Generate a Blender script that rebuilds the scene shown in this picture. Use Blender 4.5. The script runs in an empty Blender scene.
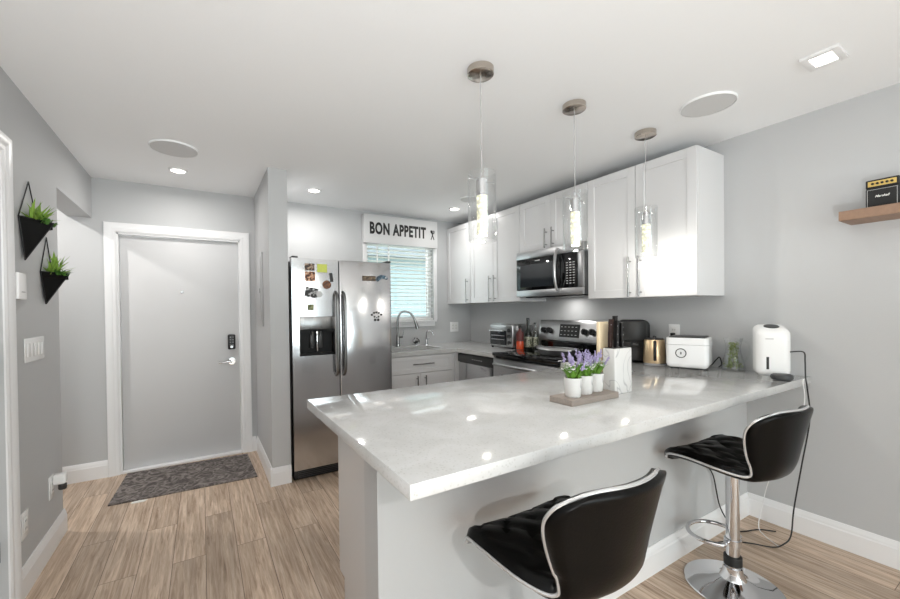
import bpy, bmesh, math, random
from mathutils import Vector, Matrix, noise
PI = math.pi
random.seed(7)
SC = bpy.context.scene
COL = SC.collection

# ------------------------------------------------------------------ camera
FPX = 387.64
cd = bpy.data.cameras.new('camera'); cam = bpy.data.objects.new('camera', cd); COL.objects.link(cam)
cd.sensor_fit = 'HORIZONTAL'; cd.sensor_width = 36.0; cd.lens = FPX / 900 * 36.0
cd.shift_x = 20.13 / 900; cd.shift_y = 14.03 / 900; cd.clip_start = 0.02; cd.clip_end = 200
Fw = Vector((0.5071592, 0.86180157, -0.00935937)); Rt = Vector((0.86171581, -0.50724225, -0.0122944)); Up = Vector((0.0153428, 0.00182989, 0.99988062))
cam.matrix_world = Matrix(((Rt.x, Up.x, -Fw.x, 0.0), (Rt.y, Up.y, -Fw.y, 0.0), (Rt.z, Up.z, -Fw.z, 1.32), (0, 0, 0, 1)))
SC.camera = cam

# ------------------------------------------------------------------ view, world, large lights
vs = SC.view_settings
vs.view_transform = 'Standard'; vs.look = 'None'; vs.gamma = 1.0; vs.use_curve_mapping = False
vs.exposure = 0.22
W = bpy.data.worlds.new('sky'); SC.world = W; W.use_nodes = True
bg = W.node_tree.nodes['Background']; bg.inputs[0].default_value = (0.95, 0.975, 1.0, 1); bg.inputs[1].default_value = 4.5
SC.cycles.max_bounces = 10; SC.cycles.transparent_max_bounces = 16; SC.cycles.diffuse_bounces = 6
SC.cycles.caustics_reflective = False; SC.cycles.caustics_refractive = False
SC.cycles.sample_clamp_indirect = 4.0
SC.cycles.use_denoising = True

H = 2.409; XR = 2.976; XL = -0.743; YB = 4.03; YR = -3.6; TOP = 0.914

def area_light(name, loc, rot, sx, sy, power, color=(1, 1, 1), shape='RECTANGLE', spread=None):
    l = bpy.data.lights.new(name, 'AREA'); l.shape = shape; l.size = sx
    if shape == 'RECTANGLE': l.size_y = sy
    l.energy = power; l.color = color
    if spread: l.spread = spread
    o = bpy.data.objects.new(name, l); COL.objects.link(o); o.location = loc; o.rotation_euler = rot
    return o
# added fill lamp standing in for daylight at the unseen rear glass door, daylight also comes through the kitchen window from the sky
area_light('rear_fill_light', (0.9, YR - 0.25, 1.15), (PI / 2, 0, 0), 3.0, 2.1, 26, (1.0, 0.99, 0.97))
# added upward fill spot behind the viewer, standing in for a bounced flash
fl = bpy.data.lights.new('ceiling_bounce_fill', 'SPOT'); fl.energy = 92; fl.spot_size = math.radians(162); fl.spot_blend = 0.12; fl.shadow_soft_size = 0.2; fl.color = (0.985, 0.995, 1.0)
fo = bpy.data.objects.new('ceiling_bounce_fill', fl); COL.objects.link(fo); fo.location = (-0.05, -0.32, 0.72); fo.rotation_euler = (PI, 0, 0)

# ------------------------------------------------------------------ materials
def lin(c):
    c = c / 255.0
    return c / 12.92 if c <= 0.04045 else ((c + 0.055) / 1.055) ** 2.4
def rgb(r, g, b): return (lin(r), lin(g), lin(b), 1)
def mat(name, col, rough=0.5, metal=0.0, spec=0.5, bump=0.0, bscale=60.0, vary=0.0, vscale=8.0, stretch=None, emit=0.0, coat=0.0, aniso=0.0):
    m = bpy.data.materials.new(name); m.use_nodes = True; nt = m.node_tree; n = nt.nodes; L = nt.links
    b = n['Principled BSDF']; b.inputs['Base Color'].default_value = rgb(*col); b.inputs['Roughness'].default_value = rough
    b.inputs['Metallic'].default_value = metal; b.inputs['Specular IOR Level'].default_value = spec
    b.inputs['Coat Weight'].default_value = coat; b.inputs['Anisotropic'].default_value = aniso
    if emit: b.inputs['Emission Color'].default_value = rgb(*col); b.inputs['Emission Strength'].default_value = emit
    if bump or vary:
        tc = n.new('ShaderNodeTexCoord'); mp = n.new('ShaderNodeMapping'); L.new(tc.outputs['Object'], mp.inputs[0])
        if stretch: mp.inputs['Scale'].default_value = stretch
    if bump:
        nz = n.new('ShaderNodeTexNoise'); nz.inputs['Scale'].default_value = bscale; nz.inputs['Detail'].default_value = 3
        L.new(mp.outputs[0], nz.inputs['Vector'])
        bp = n.new('ShaderNodeBump'); bp.inputs['Strength'].default_value = bump; bp.inputs['Distance'].default_value = 0.01
        L.new(nz.outputs['Fac'], bp.inputs['Height']); L.new(bp.outputs[0], b.inputs['Normal'])
    if vary:
        nv = n.new('ShaderNodeTexNoise'); nv.inputs['Scale'].default_value = vscale; nv.inputs['Detail'].default_value = 5
        L.new(mp.outputs[0], nv.inputs['Vector'])
        mx = n.new('ShaderNodeMix'); mx.data_type = 'RGBA'
        c = rgb(*col); mx.inputs[6].default_value = tuple(min(1, v * (1 - vary)) for v in c[:3]) + (1,); mx.inputs[7].default_value = tuple(min(1, v * (1 + vary)) for v in c[:3]) + (1,)
        L.new(nv.outputs['Fac'], mx.inputs[0]); L.new(mx.outputs[2], b.inputs['Base Color'])
    return m

def ramp(n, stops):
    r = n.new('ShaderNodeValToRGB'); e = r.color_ramp.elements
    while len(e) < len(stops): e.new(0.5)
    for i, (p, c) in enumerate(stops): e[i].position = p; e[i].color = c
    return r

def wood_floor():
    m = mat('wood_floor', (170, 150, 130), 0.42); nt = m.node_tree; n = nt.nodes; L = nt.links; b = n['Principled BSDF']
    tc = n.new('ShaderNodeTexCoord'); mp = n.new('ShaderNodeMapping'); mp.inputs['Rotation'].default_value = (0, 0, PI / 2)
    L.new(tc.outputs['Object'], mp.inputs[0])
    br = n.new('ShaderNodeTexBrick'); L.new(mp.outputs[0], br.inputs['Vector'])
    br.inputs['Color1'].default_value = (0, 0, 0, 1); br.inputs['Color2'].default_value = (1, 1, 1, 1); br.inputs['Mortar'].default_value = (0.5, 0.5, 0.5, 1)
    br.inputs['Scale'].default_value = 1; br.inputs['Brick Width'].default_value = 1.22; br.inputs['Row Height'].default_value = 0.152
    br.inputs['Mortar Size'].default_value = 0.0014; br.inputs['Mortar Smooth'].default_value = 0.1; br.offset = 0.37; br.offset_frequency = 2
    # per-plank shift of the grain
    sh = n.new('ShaderNodeVectorMath'); sh.operation = 'SCALE'; sh.inputs['Scale'].default_value = 7.3; L.new(br.outputs['Color'], sh.inputs[0])
    ad = n.new('ShaderNodeVectorMath'); L.new(tc.outputs['Object'], ad.inputs[0]); L.new(sh.outputs[0], ad.inputs[1])
    mg = n.new('ShaderNodeMapping'); mg.inputs['Scale'].default_value = (46, 2.4, 1); L.new(ad.outputs[0], mg.inputs[0])
    ng = n.new('ShaderNodeTexNoise'); ng.inputs['Scale'].default_value = 1.5; ng.inputs['Detail'].default_value = 9; ng.inputs['Roughness'].default_value = 0.68; ng.inputs['Distortion'].default_value = 0.6
    L.new(mg.outputs[0], ng.inputs['Vector'])
    rg = ramp(n, [(0.30, rgb(142, 117, 96)), (0.44, rgb(182, 160, 139)), (0.58, rgb(202, 182, 163)), (0.75, rgb(222, 206, 189))]); L.new(ng.outputs['Fac'], rg.inputs[0])
    # cathedral streaks
    mw = n.new('ShaderNodeMapping'); mw.inputs['Scale'].default_value = (12, 1.0, 1); L.new(ad.outputs[0], mw.inputs[0])
    nw = n.new('ShaderNodeTexNoise'); nw.inputs['Scale'].default_value = 1.1; nw.inputs['Detail'].default_value = 5; L.new(mw.outputs[0], nw.inputs['Vector'])
    wv = n.new('ShaderNodeMath'); wv.operation = 'MULTIPLY'; wv.inputs[1].default_value = 26; L.new(nw.outputs['Fac'], wv.inputs[0])
    sn = n.new('ShaderNodeMath'); sn.operation = 'SINE'; L.new(wv.outputs[0], sn.inputs[0])
    rs = ramp(n, [(0.0, (0.86, 0.845, 0.83, 1)), (0.6, (1.03, 1.03, 1.03, 1))]); L.new(sn.outputs[0], rs.inputs[0])
    m1 = n.new('ShaderNodeMix'); m1.data_type = 'RGBA'; m1.blend_type = 'MULTIPLY'; m1.inputs[0].default_value = 1; L.new(rg.outputs[0], m1.inputs[6]); L.new(rs.outputs[0], m1.inputs[7])
    rp = ramp(n, [(0.0, (0.84, 0.83, 0.82, 1)), (1.0, (1.10, 1.09, 1.08, 1))]); L.new(br.outputs['Color'], rp.inputs[0])
    m2 = n.new('ShaderNodeMix'); m2.data_type = 'RGBA'; m2.blend_type = 'MULTIPLY'; m2.inputs[0].default_value = 1; L.new(m1.outputs[2], m2.inputs[6]); L.new(rp.outputs[0], m2.inputs[7])
    m3 = n.new('ShaderNodeMix'); m3.data_type = 'RGBA'; L.new(br.outputs['Fac'], m3.inputs[0]); L.new(m2.outputs[2], m3.inputs[6]); m3.inputs[7].default_value = rgb(96, 78, 64)
    L.new(m3.outputs[2], b.inputs['Base Color'])
    bp = n.new('ShaderNodeBump'); bp.inputs['Strength'].default_value = 0.25; bp.inputs['Distance'].default_value = 0.002; L.new(ng.outputs['Fac'], bp.inputs['Height']); L.new(bp.outputs[0], b.inputs['Normal'])
    return m

def quartz():
    m = mat('white_quartz', (228, 227, 224), 0.07, spec=0.5); nt = m.node_tree; n = nt.nodes; L = nt.links; b = n['Principled BSDF']
    tc = n.new('ShaderNodeTexCoord')
    n1 = n.new('ShaderNodeTexNoise'); n1.inputs['Scale'].default_value = 7; n1.inputs['Detail'].default_value = 8; n1.inputs['Distortion'].default_value = 0.8; L.new(tc.outputs['Object'], n1.inputs['Vector'])
    r1 = ramp(n, [(0.36, rgb(197, 197, 196)), (0.5, rgb(202, 202, 201)), (0.64, rgb(206, 206, 206))]); L.new(n1.outputs['Fac'], r1.inputs[0])
    v = n.new('ShaderNodeTexVoronoi'); v.inputs['Scale'].default_value = 85; L.new(tc.outputs['Object'], v.inputs['Vector'])
    r2 = ramp(n, [(0.0, (0.74, 0.73, 0.71, 1)), (0.16, (0.90, 0.90, 0.89, 1)), (0.34, (1, 1, 1, 1))]); L.new(v.outputs['Distance'], r2.inputs[0])
    n3 = n.new('ShaderNodeTexNoise'); n3.inputs['Scale'].default_value = 60; L.new(tc.outputs['Object'], n3.inputs['Vector'])
    mx = n.new('ShaderNodeMix'); mx.data_type = 'RGBA'; mx.blend_type = 'MULTIPLY'; mx.inputs[0].default_value = 1; L.new(r1.outputs[0], mx.inputs[6]); L.new(r2.outputs[0], mx.inputs[7])
    L.new(mx.outputs[2], b.inputs['Base Color'])
    return m

def marble():
    m = mat('white_marble', (232, 231, 229), 0.25); nt = m.node_tree; n = nt.nodes; L = nt.links; b = n['Principled BSDF']
    tc = n.new('ShaderNodeTexCoord'); n1 = n.new('ShaderNodeTexNoise'); n1.inputs['Scale'].default_value = 7; n1.inputs['Detail'].default_value = 1; n1.inputs['Distortion'].default_value = 1.2
    L.new(tc.outputs['Object'], n1.inputs['Vector'])
    r = ramp(n, [(0.47, rgb(219, 218, 216)), (0.49, rgb(180, 179, 180)), (0.51, rgb(219, 218, 216))]); L.new(n1.outputs['Fac'], r.inputs[0]); L.new(r.outputs[0], b.inputs['Base Color'])
    return m

def thin_glass(name, tint=(1, 1, 1, 1), gloss=0.08, rough=0.02):
    m = bpy.data.materials.new(name); m.use_nodes = True; nt = m.node_tree; n = nt.nodes; L = nt.links
    n.remove(n['Principled BSDF']); out = n['Material Output']
    t = n.new('ShaderNodeBsdfTransparent'); t.inputs[0].default_value = tint
    g = n.new('ShaderNodeBsdfGlossy'); g.inputs['Roughness'].default_value = rough
    lw = n.new('ShaderNodeLayerWeight'); lw.inputs[0].default_value = 0.25
    ma = n.new('ShaderNodeMath'); ma.operation = 'MULTIPLY_ADD'; ma.inputs[1].default_value = 0.45; ma.inputs[2].default_value = gloss; L.new(lw.outputs['Facing'], ma.inputs[0])
    mx = n.new('ShaderNodeMixShader'); L.new(ma.outputs[0], mx.inputs[0]); L.new(t.outputs[0], mx.inputs[1]); L.new(g.outputs[0], mx.inputs[2]); L.new(mx.outputs[0], out.inputs[0])
    return m

def steel(name, col, rough, wav=0.0, brush=(1, 1, 120)):
    m = mat(name, col, rough, 1.0); nt = m.node_tree; n = nt.nodes; L = nt.links; b = n['Principled BSDF']
    tc = n.new('ShaderNodeTexCoord'); mp = n.new('ShaderNodeMapping'); mp.inputs['Scale'].default_value = brush; L.new(tc.outputs['Object'], mp.inputs[0])
    nz = n.new('ShaderNodeTexNoise'); nz.inputs['Scale'].default_value = 6; nz.inputs['Detail'].default_value = 4; L.new(mp.outputs[0], nz.inputs['Vector'])
    mr = n.new('ShaderNodeMapRange'); mr.inputs[3].default_value = rough * 0.88; mr.inputs[4].default_value = rough * 1.14; L.new(nz.outputs['Fac'], mr.inputs[0]); L.new(mr.outputs[0], b.inputs['Roughness'])
    if wav:
        n2 = n.new('ShaderNodeTexNoise'); n2.inputs['Scale'].default_value = 3.2; n2.inputs['Detail'].default_value = 1; L.new(tc.outputs['Object'], n2.inputs['Vector'])
        bp = n.new('ShaderNodeBump'); bp.inputs['Strength'].default_value = wav; bp.inputs['Distance'].default_value = 0.02; L.new(n2.outputs['Fac'], bp.inputs['Height']); L.new(bp.outputs[0], b.inputs['Normal'])
    return m

M = {
 'wall': mat('grey_wall_paint', (188, 189, 190), 0.55, bump=0.06, bscale=140, spec=0.3),
 'ceil': mat('white_ceiling_paint', (240, 241, 242), 0.75, bump=0.05, bscale=60, spec=0.2),
 'trim': mat('white_trim_paint', (232, 232, 233), 0.3),
 'door': mat('door_paint', (208, 208, 209), 0.45, spec=0.3),
 'cab': mat('white_cabinet_lacquer', (220, 220, 221), 0.24),
 'cabin': mat('cabinet_inner', (200, 200, 200), 0.5),
 'quartz': quartz(), 'floor': wood_floor(), 'marble': marble(),
 'steel': steel('brushed_steel', (205, 205, 207), 0.15, 0.22, (30, 30, 0.6)),
 'steel_d': steel('darker_steel', (135, 135, 135), 0.28, 0.0, (90, 90, 1)),
 'steel_h': steel('brushed_steel_band', (186, 186, 187), 0.3, 0.0, (1, 1, 90)),
 'handle': mat('brushed_nickel', (150, 150, 150), 0.25, 1.0),
 'satin': mat('satin_champagne_metal', (196, 186, 176), 0.22, 1.0),
 'chrome': mat('chrome', (214, 214, 216), 0.06, 1.0),
 'trimchrome': mat('silver_piping', (205, 205, 206), 0.25, 0.6),
 'black': mat('black_plastic', (20, 20, 21), 0.35),
 'blackgloss': mat('black_glass', (9, 9, 10), 0.05, spec=0.6),
 'ovenwin': mat('dark_oven_glass', (40, 44, 48), 0.06, spec=0.7),
 'leather': mat('black_leatherette', (6, 6, 6), 0.30, spec=0.16, bump=0.05, bscale=150),
 'fryer': mat('matte_charcoal', (46, 46, 46), 0.45, spec=0.3),
 'rubber': mat('black_rubber', (22, 22, 22), 0.6),
 'white': mat('white_plastic', (236, 236, 236), 0.25),
 'whitem': mat('white_matte_plastic', (226, 226, 224), 0.45),
 'grey': mat('grey_plastic', (120, 121, 122), 0.4),
 'dark': mat('dark_grey_plastic', (52, 53, 54), 0.38),
 'grille': mat('speaker_grille_white', (208, 208, 208), 0.7, bump=0.15, bscale=500),
 'rug': None,
 'shelfwood': mat('oak_shelf', (142, 114, 94), 0.5, vary=0.22, vscale=5, stretch=(12, 1.5, 12)),
 'graywood': mat('weathered_grey_wood', (150, 140, 132), 0.65, vary=0.22, vscale=6, stretch=(2, 16, 16)),
 'palewood': mat('pale_bamboo', (222, 203, 170), 0.45, vary=0.06, vscale=5, stretch=(14, 14, 1)),
 'gold': mat('champagne_gold_metal', (218, 192, 156), 0.34, 0.9),
 'leaf': mat('green_leaf', (66, 108, 40), 0.5, vary=0.5, vscale=30),
 'leaf_l': mat('light_green_leaf', (128, 162, 66), 0.5, vary=0.3, vscale=30),
 'leaf_p': mat('herb_leaf_green', (104, 150, 52), 0.5, vary=0.5, vscale=90),
 'leaf_d': mat('dark_green_leaf', (45, 88, 30), 0.5, vary=0.4, vscale=30),
 'lav': mat('lavender_petal', (160, 150, 186), 0.7, vary=0.2, vscale=60),
 'wpetal': mat('white_petal', (240, 240, 236), 0.7),
 'soil': mat('dark_soil', (40, 32, 26), 0.9),
 'planter': mat('matte_black_planter', (7, 7, 7), 0.5, spec=0.2),
 'lens': mat('lit_lens', (255, 250, 240), 0.4, emit=9.0),
 'crystal': None,
 'glass': thin_glass('clear_glass', (0.97, 0.975, 0.975, 1), 0.04),
 'pane': thin_glass('window_pane', (0.93, 0.98, 0.98, 1), 0.05),
 'slat': mat('white_blind_slat', (236, 236, 234), 0.45),
 'ink': mat('black_lettering', (22, 22, 22), 0.6),
 'sign': mat('white_sign_board', (208, 208, 208), 0.5),
 'silverprint': mat('silver_print', (190, 190, 190), 0.4),
 'siding': mat('teal_siding', (150, 166, 172), 0.8),
 'roofing': mat('grey_roofing', (120, 125, 130), 0.9),
 'lawn': mat('yard_ground', (120, 130, 90), 0.9, vary=0.3),
 'redglass': mat('amber_bottle', (196, 74, 38), 0.12, emit=0.0, coat=0.5),
 'maroon': mat('maroon_label', (92, 40, 38), 0.5),
 'darkglass': mat('dark_green_bottle', (24, 28, 22), 0.08),
 'clearbottle': thin_glass('grey_bottle_glass', (0.72, 0.75, 0.72, 1), 0.12),
 'label': mat('pale_label', (196, 198, 182), 0.6, vary=0.25, vscale=60),
 'paper': mat('white_label', (230, 230, 226), 0.6),
 'dispgrey': mat('dispenser_grey', (20, 20, 21), 0.5, spec=0.2),
 'ornge': mat('orange_photo', (176, 110, 72), 0.5, vary=0.5, vscale=60),
 'brownp': mat('brown_photo', (96, 66, 46), 0.5, vary=0.7, vscale=70),
 'bwphoto': mat('black_and_white_photo', (96, 96, 96), 0.5, vary=0.9, vscale=60),
 'sticky': mat('yellow_green_note', (198, 206, 96), 0.6),
 'olive': mat('olive_magnet', (136, 140, 96), 0.5, vary=0.3, vscale=90),
 'cookie': mat('brown_round_magnet', (128, 78, 44), 0.5, vary=0.4, vscale=90),
 'plaque': mat('brown_plaque', (110, 90, 70), 0.5, vary=0.5, vscale=90),
 'fishb': mat('slate_blue', (78, 108, 128), 0.4, vary=0.3, vscale=40),
 'goldpanel': mat('gold_amp_panel', (214, 184, 108), 0.35, 0.3),
 'tolex': mat('black_tolex', (20, 20, 20), 0.6, bump=0.3, bscale=300),
 'copper': mat('copper', (190, 120, 80), 0.2, 1.0),
}

def rug_mat():
    m = mat('grey_rug', (120, 114, 110), 0.95); nt = m.node_tree; n = nt.nodes; L = nt.links; b = n['Principled BSDF']
    tc = n.new('ShaderNodeTexCoord')
    n1 = n.new('ShaderNodeTexNoise'); n1.inputs['Scale'].default_value = 11; n1.inputs['Detail'].default_value = 7; n1.inputs['Distortion'].default_value = 3; L.new(tc.outputs['Object'], n1.inputs['Vector'])
    r = ramp(n, [(0.38, rgb(78, 72, 69)), (0.5, rgb(104, 97, 94)), (0.62, rgb(138, 131, 127))]); L.new(n1.outputs['Fac'], r.inputs[0]); L.new(r.outputs[0], b.inputs['Base Color'])
    bp = n.new('ShaderNodeBump'); bp.inputs['Strength'].default_value = 0.8; bp.inputs['Distance'].default_value = 0.01; L.new(n1.outputs['Fac'], bp.inputs['Height']); L.new(bp.outputs[0], b.inputs['Normal'])
    return m
def print_mat(name, cols, scale=55):
    m = mat(name, cols[0], 0.5); nt = m.node_tree; n = nt.nodes; L = nt.links; b = n['Principled BSDF']
    tc = n.new('ShaderNodeTexCoord'); nz = n.new('ShaderNodeTexNoise'); nz.inputs['Scale'].default_value = scale; nz.inputs['Detail'].default_value = 2; L.new(tc.outputs['Object'], nz.inputs['Vector'])
    k = len(cols); r = ramp(n, [(0.38 + 0.26 * i / (k - 1), rgb(*c)) for i, c in enumerate(cols)]); r.color_ramp.interpolation = 'CONSTANT'
    L.new(nz.outputs['Fac'], r.inputs[0]); L.new(r.outputs[0], b.inputs['Base Color']); return m
M['rug'] = rug_mat()
M['ornge'] = print_mat('orange_photo_print', [(60, 40, 32), (176, 110, 72), (210, 180, 150), (120, 70, 50)])
M['brownp'] = print_mat('brown_photo_print', [(38, 30, 26), (110, 80, 60), (176, 160, 140), (60, 44, 36)])
M['bwphoto'] = print_mat('grey_photo_print', [(24, 24, 24), (70, 70, 70), (190, 190, 190), (110, 110, 110)], 45)
M['plaque'] = print_mat('plaque_print', [(60, 48, 36), (120, 100, 78), (80, 66, 50), (170, 150, 120)], 70)
M['cookie'] = print_mat('cookie_print', [(70, 40, 24), (130, 80, 46), (90, 52, 30), (170, 116, 70)], 70)
M['fishb'] = print_mat('blue_print', [(46, 66, 80), (88, 118, 138), (60, 84, 100), (200, 208, 212)], 40)
M['olive'] = print_mat('olive_print', [(90, 96, 60), (150, 154, 110), (110, 116, 78)], 70)
M['label'] = print_mat('bottle_label_print', [(86, 88, 72), (150, 152, 132), (178, 178, 160), (60, 62, 52)], 50)
def crystal_mat():
    m = bpy.data.materials.new('bubble_crystal'); m.use_nodes = True; nt = m.node_tree; n = nt.nodes; L = nt.links; b = n['Principled BSDF']
    tc = n.new('ShaderNodeTexCoord'); v = n.new('ShaderNodeTexVoronoi'); v.inputs['Scale'].default_value = 75; L.new(tc.outputs['Object'], v.inputs['Vector'])
    r = ramp(n, [(0.25, rgb(255, 255, 236)), (0.48, rgb(176, 170, 118)), (0.7, rgb(80, 74, 50))]); L.new(v.outputs['Distance'], r.inputs[0])
    L.new(r.outputs[0], b.inputs['Emission Color']); b.inputs['Emission Strength'].default_value = 0.95; b.inputs['Base Color'].default_value = rgb(230, 230, 215); b.inputs['Roughness'].default_value = 0.15
    return m
M['crystal'] = crystal_mat()

# ------------------------------------------------------------------ mesh helpers
class MB:
    def __init__(s, mtx=None): s.bm = bmesh.new(); s.m = mtx or Matrix.Identity(4)
    def _fin(s, geom, mtx):
        bmesh.ops.transform(s.bm, matrix=s.m @ mtx, verts=geom)
    def box(s, x0, x1, y0, y1, z0, z1, bev=0.0, seg=2):
        r = bmesh.ops.create_cube(s.bm, size=1.0); vs_ = r['verts']
        T = Matrix.Translation(((x0 + x1) / 2, (y0 + y1) / 2, (z0 + z1) / 2)) @ Matrix.Diagonal((abs(x1 - x0), abs(y1 - y0), abs(z1 - z0), 1))
        s._fin(vs_, T)
        if bev > 0:
            ed = list({e for v in vs_ for e in v.link_edges})
            bmesh.ops.bevel(s.bm, geom=ed, offset=bev, segments=seg, profile=0.5, affect='EDGES', clamp_overlap=True)
        return s
    def cyl(s, c, r, h, axis='z', r2=None, n=32, bev=0):
        r2 = r if r2 is None else r2
        g = bmesh.ops.create_cone(s.bm, cap_ends=True, cap_tris=False, segments=n, radius1=r, radius2=r2, depth=h)['verts']
        R = {'z': Matrix.Identity(4), 'x': Matrix.Rotation(PI / 2, 4, 'Y'), 'y': Matrix.Rotation(-PI / 2, 4, 'X')}[axis]
        s._fin(g, Matrix.Translation(c) @ R)
        return s
    def lathe(s, prof, c=(0, 0, 0), n=36, sx=1.0, sy=1.0):
        rings = []
        for (r, z) in prof:
            if r < 1e-5: rings.append([s.bm.verts.new(s.m @ Vector((c[0], c[1], c[2] + z)))])
            else: rings.append([s.bm.verts.new(s.m @ Vector((c[0] + r * sx * math.cos(2 * PI * i / n), c[1] + r * sy * math.sin(2 * PI * i / n), c[2] + z))) for i in range(n)])
        for a, b in zip(rings[:-1], rings[1:]):
            for i in range(n):
                j = (i + 1) % n
                if len(a) == 1 and len(b) > 1: s.bm.faces.new((a[0], b[i], b[j]))
                elif len(b) == 1 and len(a) > 1: s.bm.faces.new((a[i], a[j], b[0]))
                elif len(a) > 1: s.bm.faces.new((a[i], a[j], b[j], b[i]))
        return s
    def tube(s, pts, r, n=10, closed=False, smooth=True, rs=None):
        P = [Vector(p) for p in pts]
        if smooth and len(P) > 2: P, rs = catmull(P, closed, 6, rs)
        N = len(P); rings = []; prev = None
        for i in range(N):
            if closed: t = (P[(i + 1) % N] - P[i - 1])
            else: t = (P[min(i + 1, N - 1)] - P[max(i - 1, 0)])
            t.normalize()
            if prev is None:
                a = Vector((0, 0, 1)) if abs(t.z) < 0.9 else Vector((1, 0, 0)); u = t.cross(a).normalized()
            else: u = (prev - t * prev.dot(t)).normalized()
            prev = u; w = t.cross(u); rr = rs[i] if rs else r
            rings.append([s.bm.verts.new(s.m @ (P[i] + (u * math.cos(2 * PI * k / n) + w * math.sin(2 * PI * k / n)) * rr)) for k in range(n)])
        m = N if closed else N - 1
        for i in range(m):
            a, b = rings[i], rings[(i + 1) % N]
            for k in range(n): s.bm.faces.new((a[k], a[(k + 1) % n], b[(k + 1) % n], b[k]))
        if not closed:
            s.bm.faces.new(rings[0][::-1]); s.bm.faces.new(rings[-1])
        return s
    def prism(s, pts, y0, y1, plane='xz'):
        """closed polygon pts in a plane, extruded along the third axis"""
        def mk(p, q):
            return {'xz': Vector((p[0], q, p[1])), 'xy': Vector((p[0], p[1], q)), 'yz': Vector((q, p[0], p[1]))}[plane]
        a = [s.bm.verts.new(s.m @ mk(p, y0)) for p in pts]; b = [s.bm.verts.new(s.m @ mk(p, y1)) for p in pts]
        s.bm.faces.new(a); s.bm.faces.new(b[::-1]); n = len(pts)
        for i in range(n): s.bm.faces.new((a[i], b[i], b[(i + 1) % n], a[(i + 1) % n]))
        return s
    def sphere(s, c, r, sx=1, sy=1, sz=1, n=16):
        g = bmesh.ops.create_uvsphere(s.bm, u_segments=n, v_segments=max(6, n // 2), radius=r)['verts']
        s._fin(g, Matrix.Translation(c) @ Matrix.Diagonal((sx, sy, sz, 1))); return s
    def blade(s, base, tip, w, up=Vector((0, 0, 1)), bend=0.0, mid=0.55):
        b = Vector(base); t = Vector(tip); d = (t - b); L_ = d.length
        side = d.cross(up); side = side.normalized() if side.length > 1e-6 else Vector((1, 0, 0))
        nrm = side.cross(d).normalized()
        m = b + d * mid + nrm * bend * L_
        th = nrm * w * 0.18
        v = [s.bm.verts.new(s.m @ p) for p in (b - side * w * 0.35, b + side * w * 0.35, m + side * w * 0.5, t, m - side * w * 0.5, m - th, b - th)]
        for f in ((0, 1, 2, 4), (4, 2, 3), (6, 5, 2, 1), (0, 4, 5, 6), (4, 3, 5), (5, 3, 2)):
            s.bm.faces.new([v[i] for i in f])
        return s
    def build(s, name, m, parent=None, smooth=True, angle=38, recalc=True):
        if recalc: bmesh.ops.recalc_face_normals(s.bm, faces=s.bm.faces[:])
        me = bpy.data.meshes.new(name); s.bm.to_mesh(me); s.bm.free()
        me.materials.append(m)
        if smooth:
            for p in me.polygons: p.use_smooth = True
            me.set_sharp_from_angle(angle=math.radians(angle))
        o = bpy.data.objects.new(name, me); COL.objects.link(o)
        if parent: o.parent = parent
        return o

def catmull(P, closed, k, rs=None):
    out = []; ro = [] if rs else None; N = len(P); segs = N if closed else N - 1
    for i in range(segs):
        g = (lambda j: P[j % N]) if closed else (lambda j: P[max(0, min(N - 1, j))])
        p0, p1, p2, p3 = g(i - 1), g(i), g(i + 1), g(i + 2)
        for q in range(k):
            t = q / k
            out.append(0.5 * ((2 * p1) + (p2 - p0) * t + (2 * p0 - 5 * p1 + 4 * p2 - p3) * t * t + (3 * p1 - p0 - 3 * p2 + p3) * t ** 3))
            if rs: ro.append(rs[i % N] * (1 - t) + rs[(i + 1) % N] * t)
    if not closed:
        out.append(P[-1].copy())
        if rs: ro.append(rs[-1])
    return out, ro

def empty(name, loc=(0, 0, 0), rz=0.0):
    o = bpy.data.objects.new(name, None); COL.objects.link(o); o.location = loc; o.rotation_euler = (0, 0, rz); o.empty_display_size = 0.05
    return o
def tag(o, label, cat, group=None):
    o['label'] = label; o['category'] = cat
    if group: o['group'] = group
    return o
def thing(name, label, cat, loc=(0, 0, 0), rz=0.0, group=None): return tag(empty(name, loc, rz), label, cat, group)
def struct(o): o['kind'] = 'structure'; return o
def copy_tree(o, parent=None):
    c = o.copy(); COL.objects.link(c)
    if parent: c.parent = parent
    for ch in list(o.children): copy_tree(ch, c)
    return c

def text(name, body, mtl, parent, mtx, size, sx=1.0, bold=0.0, ext=0.001, align='CENTER', shear=0.0, spc=1.0):
    cu = bpy.data.curves.new(name, 'FONT'); cu.body = body; cu.size = size; cu.extrude = ext; cu.offset = bold; cu.align_x = align; cu.space_character = spc; cu.align_y = 'CENTER'; cu.shear = shear; cu.resolution_u = 3
    t = bpy.data.objects.new('tmp', cu); COL.objects.link(t)
    dg = bpy.context.evaluated_depsgraph_get(); me = bpy.data.meshes.new_from_object(t.evaluated_get(dg))
    bpy.data.objects.remove(t); bpy.data.curves.remove(cu)
    me.transform(mtx @ Matrix.Diagonal((sx, 1, 1, 1))); me.materials.clear(); me.materials.append(mtl)
    o = bpy.data.objects.new(name, me); COL.objects.link(o)
    if parent: o.parent = parent
    return o
FACE = Matrix.Rotation(PI / 2, 4, 'X')     # text lying in XY turned to face -Y

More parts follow.
